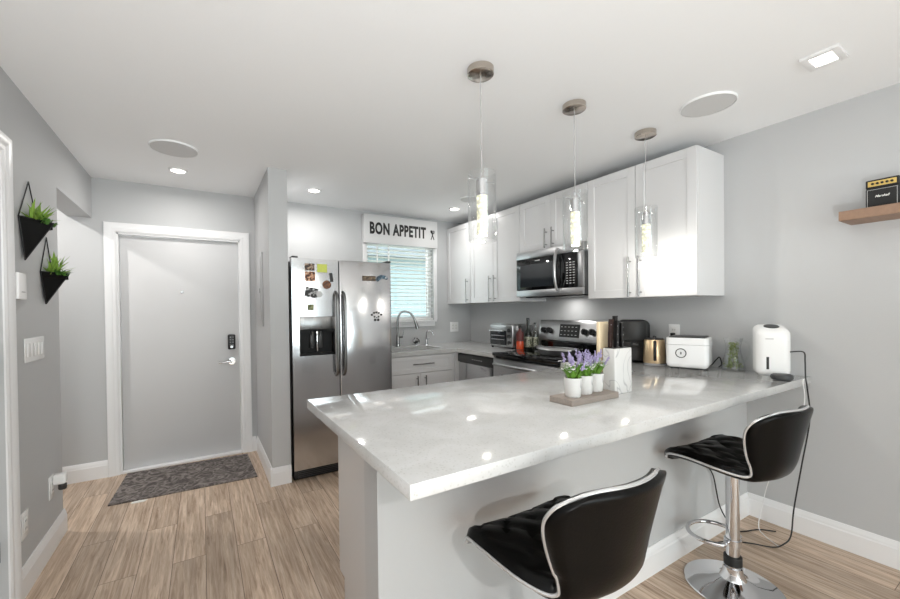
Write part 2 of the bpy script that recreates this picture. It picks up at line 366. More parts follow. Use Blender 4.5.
# ------------------------------------------------------------------ structure: floor, ceiling, walls
def slab(name, m, *boxes):
    b = MB()
    for bx in boxes: b.box(*bx)
    return struct(b.build(name, m, smooth=False))
XA = -1.95          # alcove side wall
slab('floor', M['floor'], (XA - 0.1, XR + 0.12, YR - 0.1, YB + 0.12, -0.08, 0.0))
slab('ceiling', M['ceil'], (XA - 0.1, XR + 0.12, YR - 0.1, YB + 0.12, H, H + 0.08))
DX0, DX1, DZ = -0.592, 0.316, 1.985      # entrance door opening
WX0, WX1, WZ0, WZ1 = 1.57, 2.425, 1.20, 2.30   # kitchen window opening
TB = 0.12
slab('wall_back', M['wall'],
     (XA, DX0, YB, YB + TB, 0, H), (DX0, DX1, YB, YB + TB, DZ, H), (DX1, WX0, YB, YB + TB, 0, H),
     (WX0, WX1, YB, YB + TB, 0, WZ0), (WX0, WX1, YB, YB + TB, WZ1, H), (WX1, XR, YB, YB + TB, 0, H))
slab('wall_right', M['wall'], (XR, XR + TB, YR - 0.1, YB + TB, 0, H))
Y1 = 3.154
slab('wall_left', M['wall'], (XL - 0.15, XL, 2.385, Y1, 0, H), (XL - 0.15, XL, 1.55, 2.385, 2.03, H), (XL - 0.15, XL, YR, 1.55, 0, H),
     (XL - 0.15, XL, Y1, YB, 2.087, H))
slab('wall_alcove', M['wall'], (XA - 0.1, XA, Y1 - 0.1, YB + TB, 0, H), (XA, XL - 0.15, Y1 - 0.1, Y1 - 0.02, 0, H))
PX0, PX1, PY = 0.444, 0.580, 3.133
slab('wall_partition', M['wall'], (PX0, PX1, PY, YB, 0, H))
slab('wall_peninsula', M['wall'], (0.453, XR, 1.10, 1.21, 0, TOP - 0.042))
# wall behind the viewer, with a wide glass door added to let light in
slab('wall_rear', M['wall'], (XL, -0.6, YR - TB, YR, 0, H), (-0.6, 2.4, YR - TB, YR, 2.15, H), (2.4, XR, YR - TB, YR, 0, H))
pd = struct(empty('added_patio_door', (0.9, YR - 0.06, 0)))
b = MB(); b.box(-1.5, -1.44, -0.03, 0.03, 0, 2.15); b.box(1.44, 1.5, -0.03, 0.03, 0, 2.15); b.box(-1.44, 1.44, -0.03, 0.03, 2.09, 2.15); b.box(-1.44, 1.44, -0.03, 0.03, 0, 0.06); b.box(-0.03, 0.03, -0.03, 0.03, 0.06, 2.09)
b.build('frame', M['trim'], pd, smooth=False)
b = MB(); b.box(-1.44, 1.44, -0.004, 0.004, 0.06, 2.09); b.build('glass_pane', M['pane'], pd, smooth=False)

# baseboards: profile (depth, height)
BP = [(0, 0), (0.015, 0), (0.015, 0.098), (0.012, 0.106), (0.012, 0.112), (0.009, 0.121), (0.006, 0.131), (0.004, 0.137), (0, 0.137)]
def baseboard(name, a, c, nrm):
    """board from a to c (xy) on a wall whose outward normal is nrm"""
    b = MB(); a = Vector(a); c = Vector(c); nv = Vector(nrm)
    va = [b.bm.verts.new((a.x + nv.x * d, a.y + nv.y * d, z)) for d, z in BP]; vb = [b.bm.verts.new((c.x + nv.x * d, c.y + nv.y * d, z)) for d, z in BP]
    n = len(BP); b.bm.faces.new(va); b.bm.faces.new(vb[::-1])
    for i in range(n): b.bm.faces.new((va[i], va[(i + 1) % n], vb[(i + 1) % n], vb[i]))
    return struct(b.build(name, M['trim'], angle=20))
baseboard('baseboard_right', (XR, YR), (XR, 1.10), (-1, 0))
baseboard('baseboard_peninsula', (0.453, 1.10), (XR - 0.016, 1.10), (0, -1))
baseboard('baseboard_left', (XL, 2.464), (XL, Y1 + 0.015), (1, 0))
baseboard('baseboard_entry', (XL - 1.2, YB), (-0.672, YB), (0, -1))
baseboard('baseboard_hall', (0.396, YB), (PX0 - 0.015, YB), (0, -1))
baseboard('baseboard_partition', (PX0, PY - 0.015), (PX0, YB), (-1, 0))
baseboard('baseboard_partition_end', (PX0 - 0.015, PY), (PX1, PY), (0, -1))
baseboard('baseboard_rear', (XL, YR), (XL, 1.46), (1, 0))

# casing profile helper: mitred frame around an opening in a wall facing -Y local
def casing(x0, x1, z1, w=0.082, t=0.02, mtx=None, legs_to=0.0):
    b = MB(mtx)
    prof = [(0.0, 0.006), (0.012, 0.012), (0.03, 0.012), (0.04, 0.016), (0.062, 0.02), (0.078, 0.02), (0.082, 0.012)]
    prof = [(p * w / 0.082, q * t / 0.02) for p, q in prof]
    loops = []
    for d, q in prof:
        loops.append([b.bm.verts.new(b.m @ Vector(p)) for p in ((x0 - d, -q, legs_to), (x0 - d, -q, z1 + d), (x1 + d, -q, z1 + d), (x1 + d, -q, legs_to))])
    for A, B in zip(loops[:-1], loops[1:]):
        for i in range(3): b.bm.faces.new((A[i], A[i + 1], B[i + 1], B[i]))
    d = prof[-1][0]
    last = [b.bm.verts.new(b.m @ Vector(p)) for p in ((x0 - d, 0, legs_to), (x0 - d, 0, z1 + d), (x1 + d, 0, z1 + d), (x1 + d, 0, legs_to))]
    first = [b.bm.verts.new(b.m @ Vector(p)) for p in ((x0, 0, legs_to), (x0, 0, z1), (x1, 0, z1), (x1, 0, legs_to))]
    for A, B in ((loops[-1], last), (first, loops[0])):
        for i in range(3): b.bm.faces.new((A[i], A[i + 1], B[i + 1], B[i]))
    return b

# entrance door
d1 = struct(empty('door_1', (0, YB, 0)))
casing(DX0, DX1, DZ, 0.080).build('frame', M['trim'], d1, angle=15)
b = MB(); b.box(DX0, DX0 + 0.012, 0.0, TB, 0, DZ); b.box(DX1 - 0.012, DX1, 0.0, TB, 0, DZ); b.box(DX0, DX1, 0, TB, DZ - 0.012, DZ); b.build('jamb', M['trim'], d1, smooth=False)
b = MB(); b.box(DX0 + 0.015, DX1 - 0.015, 0.035, 0.08, 0.022, DZ - 0.016, 0.002); b.build('door_leaf', M['door'], d1)
b = MB(); b.box(DX0 + 0.012, DX1 - 0.012, -0.012, 0.09, 0, 0.020, 0.003); b.build('threshold', M['trim'], d1)
k = MB(); k.box(0.205, 0.268, 0.005, 0.036, 0.975, 1.115, 0.012, 3); k = k.build('keypad_lock', M['black'], d1)
b = MB()
for r in range(4):
    for c in range(2): b.cyl((0.226 + c * 0.021, 0.004, 1.09 - r * 0.024), 0.006, 0.004, 'y', n=10)
b.build('key_buttons', M['grey'], k)
b = MB(); b.cyl((0.236, 0.012, 1.0), 0.013, 0.02, 'y', n=20); b.build('thumb_turn', M['handle'], k)
hd = MB(); hd.cyl((0.236, 0.028, 0.865), 0.032, 0.016, 'y'); hd.cyl((0.236, 0.0, 0.865), 0.011, 0.05, 'y', n=16)
hd.tube([(0.238, -0.028, 0.865), (0.20, -0.030, 0.869), (0.16, -0.028, 0.860), (0.128, -0.024, 0.866)], 0.009, rs=[0.011, 0.009, 0.008, 0.009]); hd.build('lever_handle', M['chrome'], d1)
b = MB(); b.cyl((-0.147, 0.033, 1.505), 0.010, 0.008, 'y', n=16); b.build('peephole', M['handle'], d1)

# left side door (only its casing edge shows)
d2 = struct(empty('door_2', (XL, 0, 0), PI / 2))     # local -Y faces +X
casing(1.55, 2.385, 2.03, 0.078).build('frame', M['trim'], d2, angle=15)
b = MB(); b.box(1.56, 2.375, 0.03, 0.07, 0.01, 2.02); b.build('door_leaf', M['door'], d2, smooth=False)
b = MB()
for z in (0.25, 1.05, 1.80): b.box(2.36, 2.383, 0.022, 0.03, z, z + 0.09, 0.002)
b.build('hinge', M['handle'], d2)

# kitchen window
w1 = struct(empty('window_1', (0, YB, 0)))
b = MB(); b.box(WX0, WX0 + 0.04, 0.06, 0.11, WZ0, WZ1); b.box(WX1 - 0.04, WX1, 0.06, 0.11, WZ0, WZ1); b.box(WX0 + 0.04, WX1 - 0.04, 0.06, 0.11, WZ1 - 0.04, WZ1); b.box(WX0 + 0.04, WX1 - 0.04, 0.06, 0.11, WZ0, WZ0 + 0.045)
b.build('window_frame', M['trim'], w1, smooth=False)
b = MB(); b.box(WX0 + 0.04, WX1 - 0.04, 0.082, 0.088, WZ0 + 0.045, WZ1 - 0.04); b.build('glass_pane', M['pane'], w1, smooth=False)
b = MB(); b.box(WX0 - 0.03, WX1 + 0.025, -0.035, 0.06, WZ0 - 0.022, WZ0, 0.005); b.box(WX0 - 0.015, WX1 + 0.01, -0.016, 0, WZ0 - 0.075, WZ0 - 0.022, 0.003); b.build('window_sill', M['trim'], w1)
b = MB(); b.box(WX1, WX1 + 0.045, -0.015, 0, WZ0, 2.10, 0.003); b.box(WX0 - 0.045, WX0, -0.015, 0, WZ0, 2.10, 0.003); b.build('window_casing', M['trim'], w1)

# outdoors beyond the kitchen window
slab('ground_outside', M['lawn'], (-6, 12, YB + 0.13, 14, -0.3, -0.05))
nh = thing('neighbour_house', 'teal sided house outside the kitchen window', 'house', (3.4, 7.8, -0.05))
b = MB()
for i in range(16): b.prism([(0.0, i * 0.16), (0.0, i * 0.16 + 0.16), (0.012, i * 0.16 + 0.16), (0.03, i * 0.16)][::-1], -3.4, 3.4, 'yz') if False else b.box(-3.4, 3.4, 0.0 - 0.01 * (i % 2), 0.2, i * 0.16, i * 0.16 + 0.155)
b.build('siding', M['siding'], nh, smooth=False)
b = MB(); b.prism([(-3.8, 2.5), (3.8, 2.5), (3.4, 2.62), (0.0, 3.3), (-3.4, 2.62)], -0.4, 2.5, 'xz'); b.build('roof', M['roofing'], nh, smooth=False)
b = MB(); b.box(-0.9, -0.1, -0.03, 0.02, 1.1, 2.0); b.build('window', M['trim'], nh, smooth=False)

# ------------------------------------------------------------------ ceiling fixtures
def ceiling_speaker(x, y, r, label):
    t = thing('ceiling_speaker', label, 'speaker', (x, y, H - 0.012), 0, 'round ceiling speakers')
    MB().lathe([(0, 0.002), (r - 0.006, 0.002), (r - 0.006, 0.010), (0, 0.010)]).build('grille', M['grille'], t)
    MB().lathe([(r - 0.005, 0.001), (r - 0.002, 0.0), (r, 0.003), (r, 0.0119), (r - 0.005, 0.0119)], n=48).build('rim', M['ceil'], t)
ceiling_speaker(-0.14, 3.063, 0.138, 'round white speaker grille in the ceiling before the entrance door')
ceiling_speaker(2.364, 1.042, 0.128, 'round speaker grille in the ceiling right of the hanging lights')
ceiling_speaker(2.293, 3.085, 0.10, 'small looking round speaker in the ceiling over the far kitchen corner')
def downlight(x, y, label, r=0.062, power=22, warm=(1, 0.97, 0.93)):
    t = thing('recessed_downlight', label, 'ceiling light', (x, y, H - 0.012), 0, 'round recessed downlights')
    MB().lathe([(r * 0.74, 0.0119), (r * 0.74, 0.003), (r * 0.8, 0.0), (r * 0.97, 0.002), (r, 0.0119)], n=40).build('trim_ring', M['trim'], t)
    MB().lathe([(0, 0.006), (r * 0.73, 0.006), (r * 0.73, 0.010), (0, 0.010)]).build('lens', M['lens'], t)
    l = area_light('downlight_lamp', (x, y, H - 0.02), (0, 0, 0), r * 1.4, 0, power, warm, 'DISK'); 
    l.data.spread = math.radians(175)
downlight(-0.139, 3.519, 'recessed round light in the ceiling nearest the entrance door', power=5)
downlight(0.885, 3.528, 'recessed round light in the ceiling above the refrigerator', power=8)
downlight(2.36, 3.46, 'recessed round light in the ceiling near the kitchen window corner', power=3.2)
downlight(-1.38, 3.55, 'added unseen round light in the side hall ceiling left of the entrance', power=13)  # unseen lamp, added to lift the dim left side
# unseen downlight added behind the viewer to brighten the room
for (x, y) in ((-0.1, -2.2),):
    downlight(x, y, 'added unseen round light in the living room ceiling', power=60)
sq = thing('square_downlight', 'square recessed light in the ceiling above the right wall', 'ceiling light', (2.372, 0.592, H - 0.012), 0.02)
b = MB()
b.box(-0.075, 0.075, -0.062, -0.036, 0, 0.0119, 0.002); b.box(-0.075, 0.075, 0.036, 0.062, 0, 0.0119, 0.002); b.box(-0.075, -0.048, -0.036, 0.036, 0, 0.0119, 0.002); b.box(0.048, 0.075, -0.036, 0.036, 0, 0.0119, 0.002)
b.build('frame', M['trim'], sq)
b = MB(); b.box(-0.048, 0.048, -0.036, 0.036, 0.005, 0.009); b.build('lens', M['lens'], sq)
area_light('square_lamp', (2.372, 0.592, H - 0.02), (0, 0, 0), 0.09, 0.07, 0.4, (1, 0.97, 0.93))

# pendants
def make_pendant():
    t = thing('pendant_lamp', '', 'pendant lamp', (0, 0, 0), 0, 'glass tube pendants over the peninsula')
    MB().lathe([(0, 0), (0.054, 0), (0.060, 0.004), (0.060, 0.0309), (0, 0.0309)], (0, 0, H - 0.031), n=48).build('canopy', M['satin'], t)
    MB().cyl((0, 0, (H - 0.031 + 1.935) / 2), 0.0022, H - 0.031 - 1.935, n=8).build('cord', M['trimchrome'], t)
    b = MB(); b.lathe([(0, 1.835), (0.026, 1.835), (0.026, 1.908), (0.018, 1.913), (0.006, 1.920), (0.006, 1.94), (0, 1.94)], n=32)
    b.cyl((0, 0, 1.903), 0.0022, 0.136, 'x', n=8); b.sphere((0.069, 0, 1.903), 0.005, n=8); b.sphere((-0.069, 0, 1.903), 0.005, n=8)
    b.build('socket', M['chrome'], t)
    MB().lathe([(0, 1.655), (0.022, 1.655), (0.024, 1.658), (0.024, 1.8349), (0, 1.8349)], n=28).build('crystal_rod', M['crystal'], t)
    MB().lathe([(0.061, 1.632), (0.0625, 1.630), (0.064, 1.632), (0.064, 1.940), (0.0625, 1.942), (0.061, 1.940), (0.061, 1.632)], n=40).build('glass_shade', M['glass'], t)
    return t
P0 = make_pendant()
for i, (x, lab) in enumerate(((1.106, 'glass tube pendant lamp nearest, above the left end of the counter'),
                              (1.737, 'middle glass tube pendant lamp hanging before the microwave'),
                              (2.395, 'farthest right glass tube pendant lamp before the large wall cabinet'))):
    o = P0 if i == 0 else copy_tree(P0)
    o.location = (x, 1.40, 0); o['label'] = lab
    pl = bpy.data.lights.new('pendant_light', 'POINT'); pl.energy = 3.2; pl.color = (1, 0.96, 0.88); pl.shadow_soft_size = 0.012
    po = bpy.data.objects.new('pendant_light', pl); COL.objects.link(po); po.location = (x, 1.40, 1.641)

# ------------------------------------------------------------------ kitchen: worktops and cabinets
CF = 2.30         # front edge of the right run of worktop
b = MB()
z0, z1 = TOP - 0.04, TOP
SX0, SX1, SY0, SY1 = 1.62, 2.20, 3.47, 3.83
for (x0, x1, y0, y1) in ((1.46, SX0, 3.36, YB - 0.001), (SX0, SX1, 3.36, SY0), (SX0, SX1, SY1, YB - 0.001), (SX1, XR - 0.001, 3.36, YB - 0.001), (CF, XR - 0.001, 2.763, 3.36)):
    b.box(x0, x1, y0, y1, z0, z1)
wt = b.build('kitchen_worktop', M['quartz'], smooth=False); tag(wt, 'white quartz worktop running under the kitchen window to the stove', 'worktop')
b = MB(); b.box(0.4106, XR - 0.001, 0.7986, 1.826, z0, z1, 0.003); b.box(CF, XR - 0.001, 1.8265, 1.996, z0, z1)
pt = b.build('peninsula_worktop', M['quartz']); tag(pt, 'large glossy white quartz breakfast bar top in the foreground', 'worktop')

sk = thing('kitchen_sink', 'stainless undermount sink under the kitchen window', 'sink', (0, 0, 0))
b = MB(); zb = 0.70
b.box(SX0, SX0 + 0.008, SY0, SY1, zb, z0); b.box(SX1 - 0.008, SX1, SY0, SY1, zb, z0); b.box(SX0 + 0.008, SX1 - 0.008, SY0, SY0 + 0.008, zb, z0); b.box(SX0 + 0.008, SX1 - 0.008, SY1 - 0.008, SY1, zb, z0); b.box(SX0, SX1, SY0, SY1, zb - 0.008, zb)
b.build('basin', M['steel_d'], sk, smooth=False)
MB().lathe([(0, 0), (0.04, 0), (0.045, 0.004), (0.03, 0.003), (0, 0.002)], ((SX0 + SX1) / 2, 3.65, zb)).build('drain', M['chrome'], sk)

def shaker(b, x0, x1, z0, z1, y, t=0.02, rail=0.058, rec=0.009):
    """shaker door, front plane at y, facing -Y"""
    b.box(x0, x0 + rail, y, y + t, z0, z1, 0.0015, 1); b.box(x1 - rail, x1, y, y + t, z0, z1, 0.0015, 1)
    b.box(x0 + rail, x1 - rail, y, y + t, z0, z0 + rail, 0.0015, 1); b.box(x0 + rail, x1 - rail, y, y + t, z1 - rail, z1, 0.0015, 1)
    b.box(x0 + rail - 0.002, x1 - rail + 0.002, y + rec, y + t - 0.001, z0 + rail - 0.002, z1 - rail + 0.002)
def bar_handle(parent, x, z, length, y, vertical=True, r=0.006, off=0.032):
    b = MB()
    if vertical:
        b.cyl((x, y - off, z), r, length, 'z', n=12)
        for s in (-1, 1): b.cyl((x, y - off / 2, z + s * (length / 2 - 0.03)), r * 0.8, off, 'y', n=10)
    else:
        b.cyl((x, y - off, z), r, length, 'x', n=12)
        for s in (-1, 1): b.cyl((x + s * (length / 2 - 0.03), y - off / 2, z), r * 0.8, off, 'y', n=10)
    return b.build('handle', M['handle'], parent)
# wall cabinets on the right wall: local X = -world Y, local -Y = world -X; origin at wall, at world y = yc
def wall_cabinet(ya, yb, z0, z1, doors, hz, hl, label, depth=0.33, handles=None):
    """spans world y from ya (near) to yb (far)"""
    t = thing('wall_cabinet', label, 'cabinet', (XR, yb, 0), -PI / 2, 'white shaker wall cabinets')
    Wd = yb - ya
    b = MB(); b.box(0.0, Wd - 0.0, -depth, -0.001, z0, z1, 0.001, 1); b.build('cabinet_body', M['cab'], t)
    n = doors; g = 0.003
    for i in range(n):
        x0 = i * Wd / n + g / 2; x1 = (i + 1) * Wd / n - g / 2
        b = MB(); shaker(b, x0, x1, z0 + 0.002, z1 - 0.002, -depth - 0.021); d = b.build('door', M['cab'], t)
        hx = handles[i] if handles else (x1 - 0.037 if i == 0 and n > 1 else x0 + 0.037 if n > 1 else x1 - 0.05)
        bar_handle(d, hx, hz, hl, -depth - 0.021)
    return t
wall_cabinet(3.545, YB - 0.002, 1.39, 2.313, 1, 1.535, 0.27, 'single door white wall cabinet next to the window, farthest along the wall')
wall_cabinet(2.756, 3.543, 1.39, 2.313, 2, 1.535, 0.27, 'double door white wall cabinet left of the microwave')
wall_cabinet(2.002, 2.754, 1.846, 2.313, 2, 1.935, 0.17, 'short double door white cabinet above the microwave')
wall_cabinet(1.218, 2.000, 1.39, 2.313, 2, 1.535, 0.28, 'large double door white wall cabinet behind the last pendant, nearest the right')

# base cabinets below the window
bc = thing('base_cabinet', 'white sink cabinet with one drawer front and doors beside the refrigerator', 'cabinet', (1.46, 0, 0))
b = MB(); b.box(0, 0.83, 3.40, YB - 0.002, 0.10, 0.69, 0.001, 1); b.box(0, 0.83, 3.40, 3.46, 0.69, z0 - 0.001); b.box(0, 0.15, 3.46, YB - 0.002, 0.69, z0 - 0.001); b.box(0.75, 0.83, 3.46, YB - 0.002, 0.69, z0 - 0.001); b.box(0, 0.83, 3.46, 3.5, 0, 0.10); b.build('cabinet_body', M['cab'], bc, smooth=False)
b = MB(); shaker(b, 0.035, 0.795, 0.695, 0.862, 3.38, rail=0.04); dr = b.build('drawer', M['cab'], bc); bar_handle(dr, 0.415 + 0.02, 0.785, 0.24, 3.38, False)
for i, (x0, x1) in enumerate(((0.035, 0.413), (0.417, 0.795))):
    b = MB(); shaker(b, x0, x1, 0.12, 0.690, 3.38); d = b.build('door', M['cab'], bc); bar_handle(d, (x1 - 0.045) if i == 0 else (x0 + 0.045), 0.59, 0.16, 3.38)
# corner filler between sink cabinet and dishwasher
cf = thing('corner_cabinet', 'white blank corner cabinet between sink cabinet and dishwasher', 'cabinet', (0, 0, 0))
b = MB(); b.box(2.292, XR - 0.002, 3.385, YB - 0.002, 0.10, z0 - 0.001); b.box(2.36, XR - 0.002, 3.45, YB - 0.03, 0, 0.10); b.build('cabinet_body', M['cab'], cf, smooth=False)
# dishwasher, faces -X
dw = thing('dishwasher', 'stainless dishwasher with dark control strip left of the stove', 'dishwasher', (XR, 3.382, 0), -PI / 2)
Wd = 3.382 - 2.768
b = MB(); b.box(0.0, Wd, -0.62, -0.002, 0.10, z0 - 0.001); b.box(0.02, Wd - 0.02, -0.56, -0.05, 0, 0.10); b.build('body', M['black'], dw, smooth=False)
b = MB(); b.box(0.006, Wd - 0.02, -0.645, -0.621, 0.12, 0.770, 0.004); b.build('door', M['steel'], dw)
b = MB(); b.box(0.006, Wd - 0.02, -0.655, -0.621, 0.775, 0.862, 0.006); cp = b.build('control_panel', M['dark'], dw)
for i in range(5):
    b = MB(); b.box(0.26 + i * 0.035, 0.275 + i * 0.035, -0.657, -0.655, 0.815, 0.822); b.build('button', M['silverprint'], cp, smooth=False)

# peninsula cabinets (doors face the kitchen, end panel shows)
pc = thing('peninsula_cabinet', 'white cabinet end panel under the left end of the breakfast bar', 'cabinet', (0, 0, 0))
b = MB(); b.box(0.545, 2.33, 1.212, 1.795, 0.10, z0 - 0.001); b.box(0.545, 2.33, 1.212, 1.725, 0, 0.10); b.build('cabinet_body', M['cab'], pc, smooth=False)
RZ = Matrix.Rotation(PI, 4, 'Z')
for i in range(4):
    b = MB(RZ); xa = -2.30 + i * 0.435; shaker(b, xa, xa + 0.431, 0.12, 0.86, -1.817); d = b.build('door', M['cab'], pc)
    bm_ = MB(RZ); bm_.cyl((xa + (0.39 if i % 2 == 0 else 0.04), -1.849, 0.72), 0.006, 0.16, 'z', n=10)
    for s in (-0.05, 0.05): bm_.cyl((xa + (0.39 if i % 2 == 0 else 0.04), -1.833, 0.72 + s), 0.005, 0.032, 'y', n=8)
    bm_.build('handle', M['handle'], d)
rc = thing('blind_corner_cabinet', 'white corner cabinet between peninsula and stove', 'cabinet', (0, 0, 0))
b = MB(); b.box(2.335, XR - 0.002, 1.212, 1.994, 0.10, z0 - 0.001); b.box(2.40, XR - 0.002, 1.212, 1.994, 0, 0.10); b.build('cabinet_body', M['cab'], rc, smooth=False)
br = thing('counter_bracket', 'tiny metal bracket under the left edge of the bar top', 'bracket', (0.43, 1.13, z0))
b = MB(); b.box(-0.004, 0.022, -0.02, 0.02, -0.004, -0.0005, 0.001, 1); b.box(0.018, 0.022, -0.02, 0.02, -0.03, -0.004); b.build('plate', M['handle'], br)

# ------------------------------------------------------------------ stove
st = thing('kitchen_range', 'stainless electric range with black glass cooktop under the microwave', 'stove', (XR, 2.757, 0), -PI / 2)
Wd = 2.757 - 2.000
b = MB(); b.box(0.0, Wd, -0.655, -0.004, 0.10, 0.900); b.box(0.03, Wd - 0.03, -0.60, -0.05, 0, 0.10); b.build('body', M['dark'], st, smooth=False)
b = MB(); b.box(0.0, Wd, -0.70, -0.085, 0.9005, 0.926, 0.004); ct = b.build('cooktop', M['blackgloss'], st)
for (x, y, r) in ((0.2, -0.55, 0.10), (0.56, -0.55, 0.085), (0.2, -0.26, 0.075), (0.56, -0.26, 0.10)):
    b = MB(); b.lathe([(r - 0.002, 0.9262), (r, 0.9268), (r + 0.002, 0.9262)], (x, y, 0), n=40); b.build('burner_ring', M['grey'], ct)
b = MB(); b.box(0.006, Wd - 0.006, -0.695, -0.656, 0.30, 0.875, 0.006); od = b.build('oven_door', M['steel_h'], st)
b = MB(); b.box(0.12, Wd - 0.12, -0.698, -0.694, 0.42, 0.74, 0.001, 1); b.build('oven_window', M['blackgloss'], od)
b = MB(); b.tube([(0.05, -0.695, 0.83), (0.06, -0.735, 0.83), (0.12, -0.745, 0.83), (Wd / 2, -0.748, 0.83), (Wd - 0.12, -0.745, 0.83), (Wd - 0.06, -0.735, 0.83), (Wd - 0.05, -0.695, 0.83)], 0.012); b.build('handle', M['steel_h'], od)
b = MB(); b.box(0.006, Wd - 0.006, -0.69, -0.656, 0.115, 0.29, 0.006); b.build('storage_drawer', M['steel_h'], st)
BK = MB(); BK.prism([(-0.115, 1.02), (-0.085, 1.195), (-0.072, 1.208), (-0.006, 1.208), (-0.006, 0.9265), (-0.085, 0.9265), (-0.085, 1.01)], 0.0, Wd, 'yz'); bk = BK.build('backguard', M['steel_h'], st)
b = MB(); b.box(0.02, Wd - 0.02, -0.092, -0.0852, 0.927, 1.008); b.build('rear_vent', M['blackgloss'], bk, smooth=False)
TILT = Matrix.Translation((0, -0.115, 1.02)) @ Matrix.Rotation(-0.17, 4, 'X')
b = MB(TILT); b.box(0.255, 0.475, -0.004, 0.0, 0.035, 0.155, 0.001, 1); dp = b.build('display', M['black'], bk)
for r in range(3):
    for c in range(5):
        b = MB(TILT); b.box(0.270 + c * 0.040, 0.288 + c * 0.040, -0.005, -0.0035, 0.055 + r * 0.036, 0.060 + r * 0.036); b.build('touch_key', M['silverprint'], dp, smooth=False)
for kx in (0.07, 0.14, 0.535, 0.61, 0.685):
    b = MB(TILT); b.cyl((kx, -0.014, 0.092), 0.027, 0.028, 'y', n=24); b.box(kx - 0.006, kx + 0.006, -0.04, -0.028, 0.068, 0.116, 0.003); b.build('knob', M['black'], bk)
# pan tray on the stove
pn = thing('roasting_pan', 'shallow silver roasting pan on the black cooktop', 'pan', (2.58, 2.27, 0.9275), -PI / 2)
b = MB()
b.lathe([(0, 0.002), (0.13, 0.002), (0.145, 0.008), (0.175, 0.052), (0.185, 0.054), (0.187, 0.050), (0.178, 0.048), (0.15, 0.004), (0.13, 0.0), (0, 0.0)], n=40, sx=1.05, sy=0.78)
b.build('pan_body', M['steel_h'], pn)
for s in (-1, 1):
    b = MB(); b.tube([(s * 0.187, -0.045, 0.052), (s * 0.215, -0.04, 0.060), (s * 0.22, 0.0, 0.062), (s * 0.215, 0.04, 0.060), (s * 0.187, 0.045, 0.052)], 0.005); b.build('handle', M['handle'], pn)
sp = thing('cooking_spoon', 'grey cooking spoon lying across the roasting pan', 'spoon', (2.56, 2.27, 0.984), -1.2)
b = MB(); b.tube([(-0.17, 0.03, 0.004), (0.0, 0.01, 0.006), (0.09, 0.0, 0.004)], 0.005); b.sphere((0.12, 0, 0.004), 0.03, 1.2, 0.8, 0.2); b.build('spoon_body', M['grey'], sp)

# microwave
mw = thing('microwave', 'stainless over the range microwave mounted under the short cabinet', 'microwave', (XR, 2.752, 0), -PI / 2)
Wd = 2.752 - 1.984; mz0, mz1 = 1.425, 1.844
Wd = 0.752
b = MB(); b.box(0.0, Wd, -0.38, -0.002, mz0 + 0.008, mz1, 0.002, 1); b.build('body', M['dark'], mw)
b = MB(); b.box(0.004, Wd - 0.004, -0.400, -0.381, mz1 - 0.068, mz1, 0.003); b.build('top_band', M['steel_h'], mw)
b = MB(); b.box(0.004, Wd - 0.004, -0.402, -0.381, mz0 + 0.004, mz0 + 0.062, 0.003); b.build('bottom_band', M['steel_h'], mw)
b = MB(); b.box(0.006, 0.525, -0.402, -0.381, mz0 + 0.064, mz1 - 0.070, 0.002); md = b.build('door', M['blackgloss'], mw)
b = MB(); b.box(0.055, 0.455, -0.4035, -0.4015, mz0 + 0.09, mz1 - 0.125, 0.0008, 1); b.build('window', M['ovenwin'], md)
b = MB(); b.tube([(0.50, -0.40, mz0 + 0.045), (0.502, -0.425, mz0 + 0.06), (0.51, -0.452, mz0 + 0.14), (0.512, -0.458, mz0 + 0.21), (0.51, -0.452, mz1 - 0.14), (0.502, -0.425, mz1 - 0.045), (0.50, -0.40, mz1 - 0.03)], 0.012); b.build('handle', M['steel_h'], md)
b = MB(); b.box(0.529, 0.695, -0.402, -0.381, mz0 + 0.064, mz1 - 0.070, 0.002); cp = b.build('control_panel', M['blackgloss'], mw)
b = MB(); b.box(0.6975, Wd - 0.004, -0.402, -0.381, mz0 + 0.064, mz1 - 0.070, 0.002); b.build('side_strip', M['steel_h'], mw)
b = MB()
for r in range(9):
    for c in range(3): b.box(0.585 + c * 0.033, 0.602 + c * 0.033, -0.4035, -0.402, mz0 + 0.095 + r * 0.021, mz0 + 0.102 + r * 0.021)
b.build('buttons', M['silverprint'], cp, smooth=False)
b = MB(); b.box(0.24, 0.30, -0.4035, -0.4015, mz1 - 0.100, mz1 - 0.092); b.build('maker_mark', M['silverprint'], md, smooth=False)
b = MB(); b.box(0.05, Wd - 0.05, -0.33, -0.05, mz0 - 0.004, mz0 + 0.008); b.build('underside_vent', M['black'], mw, smooth=False)

b = MB(); b.box(0.30, 0.42, -0.20, -0.12, mz0 - 0.0065, mz0 - 0.0042); b.build('cooktop_lamp_lens', M['white'], mw, smooth=False)
area_light('cooktop_lamp', (XR - 0.16, 2.752 - 0.36, mz0 - 0.009), (0, 0, 0), 0.11, 0.07, 0.9, (1, 0.98, 0.94))

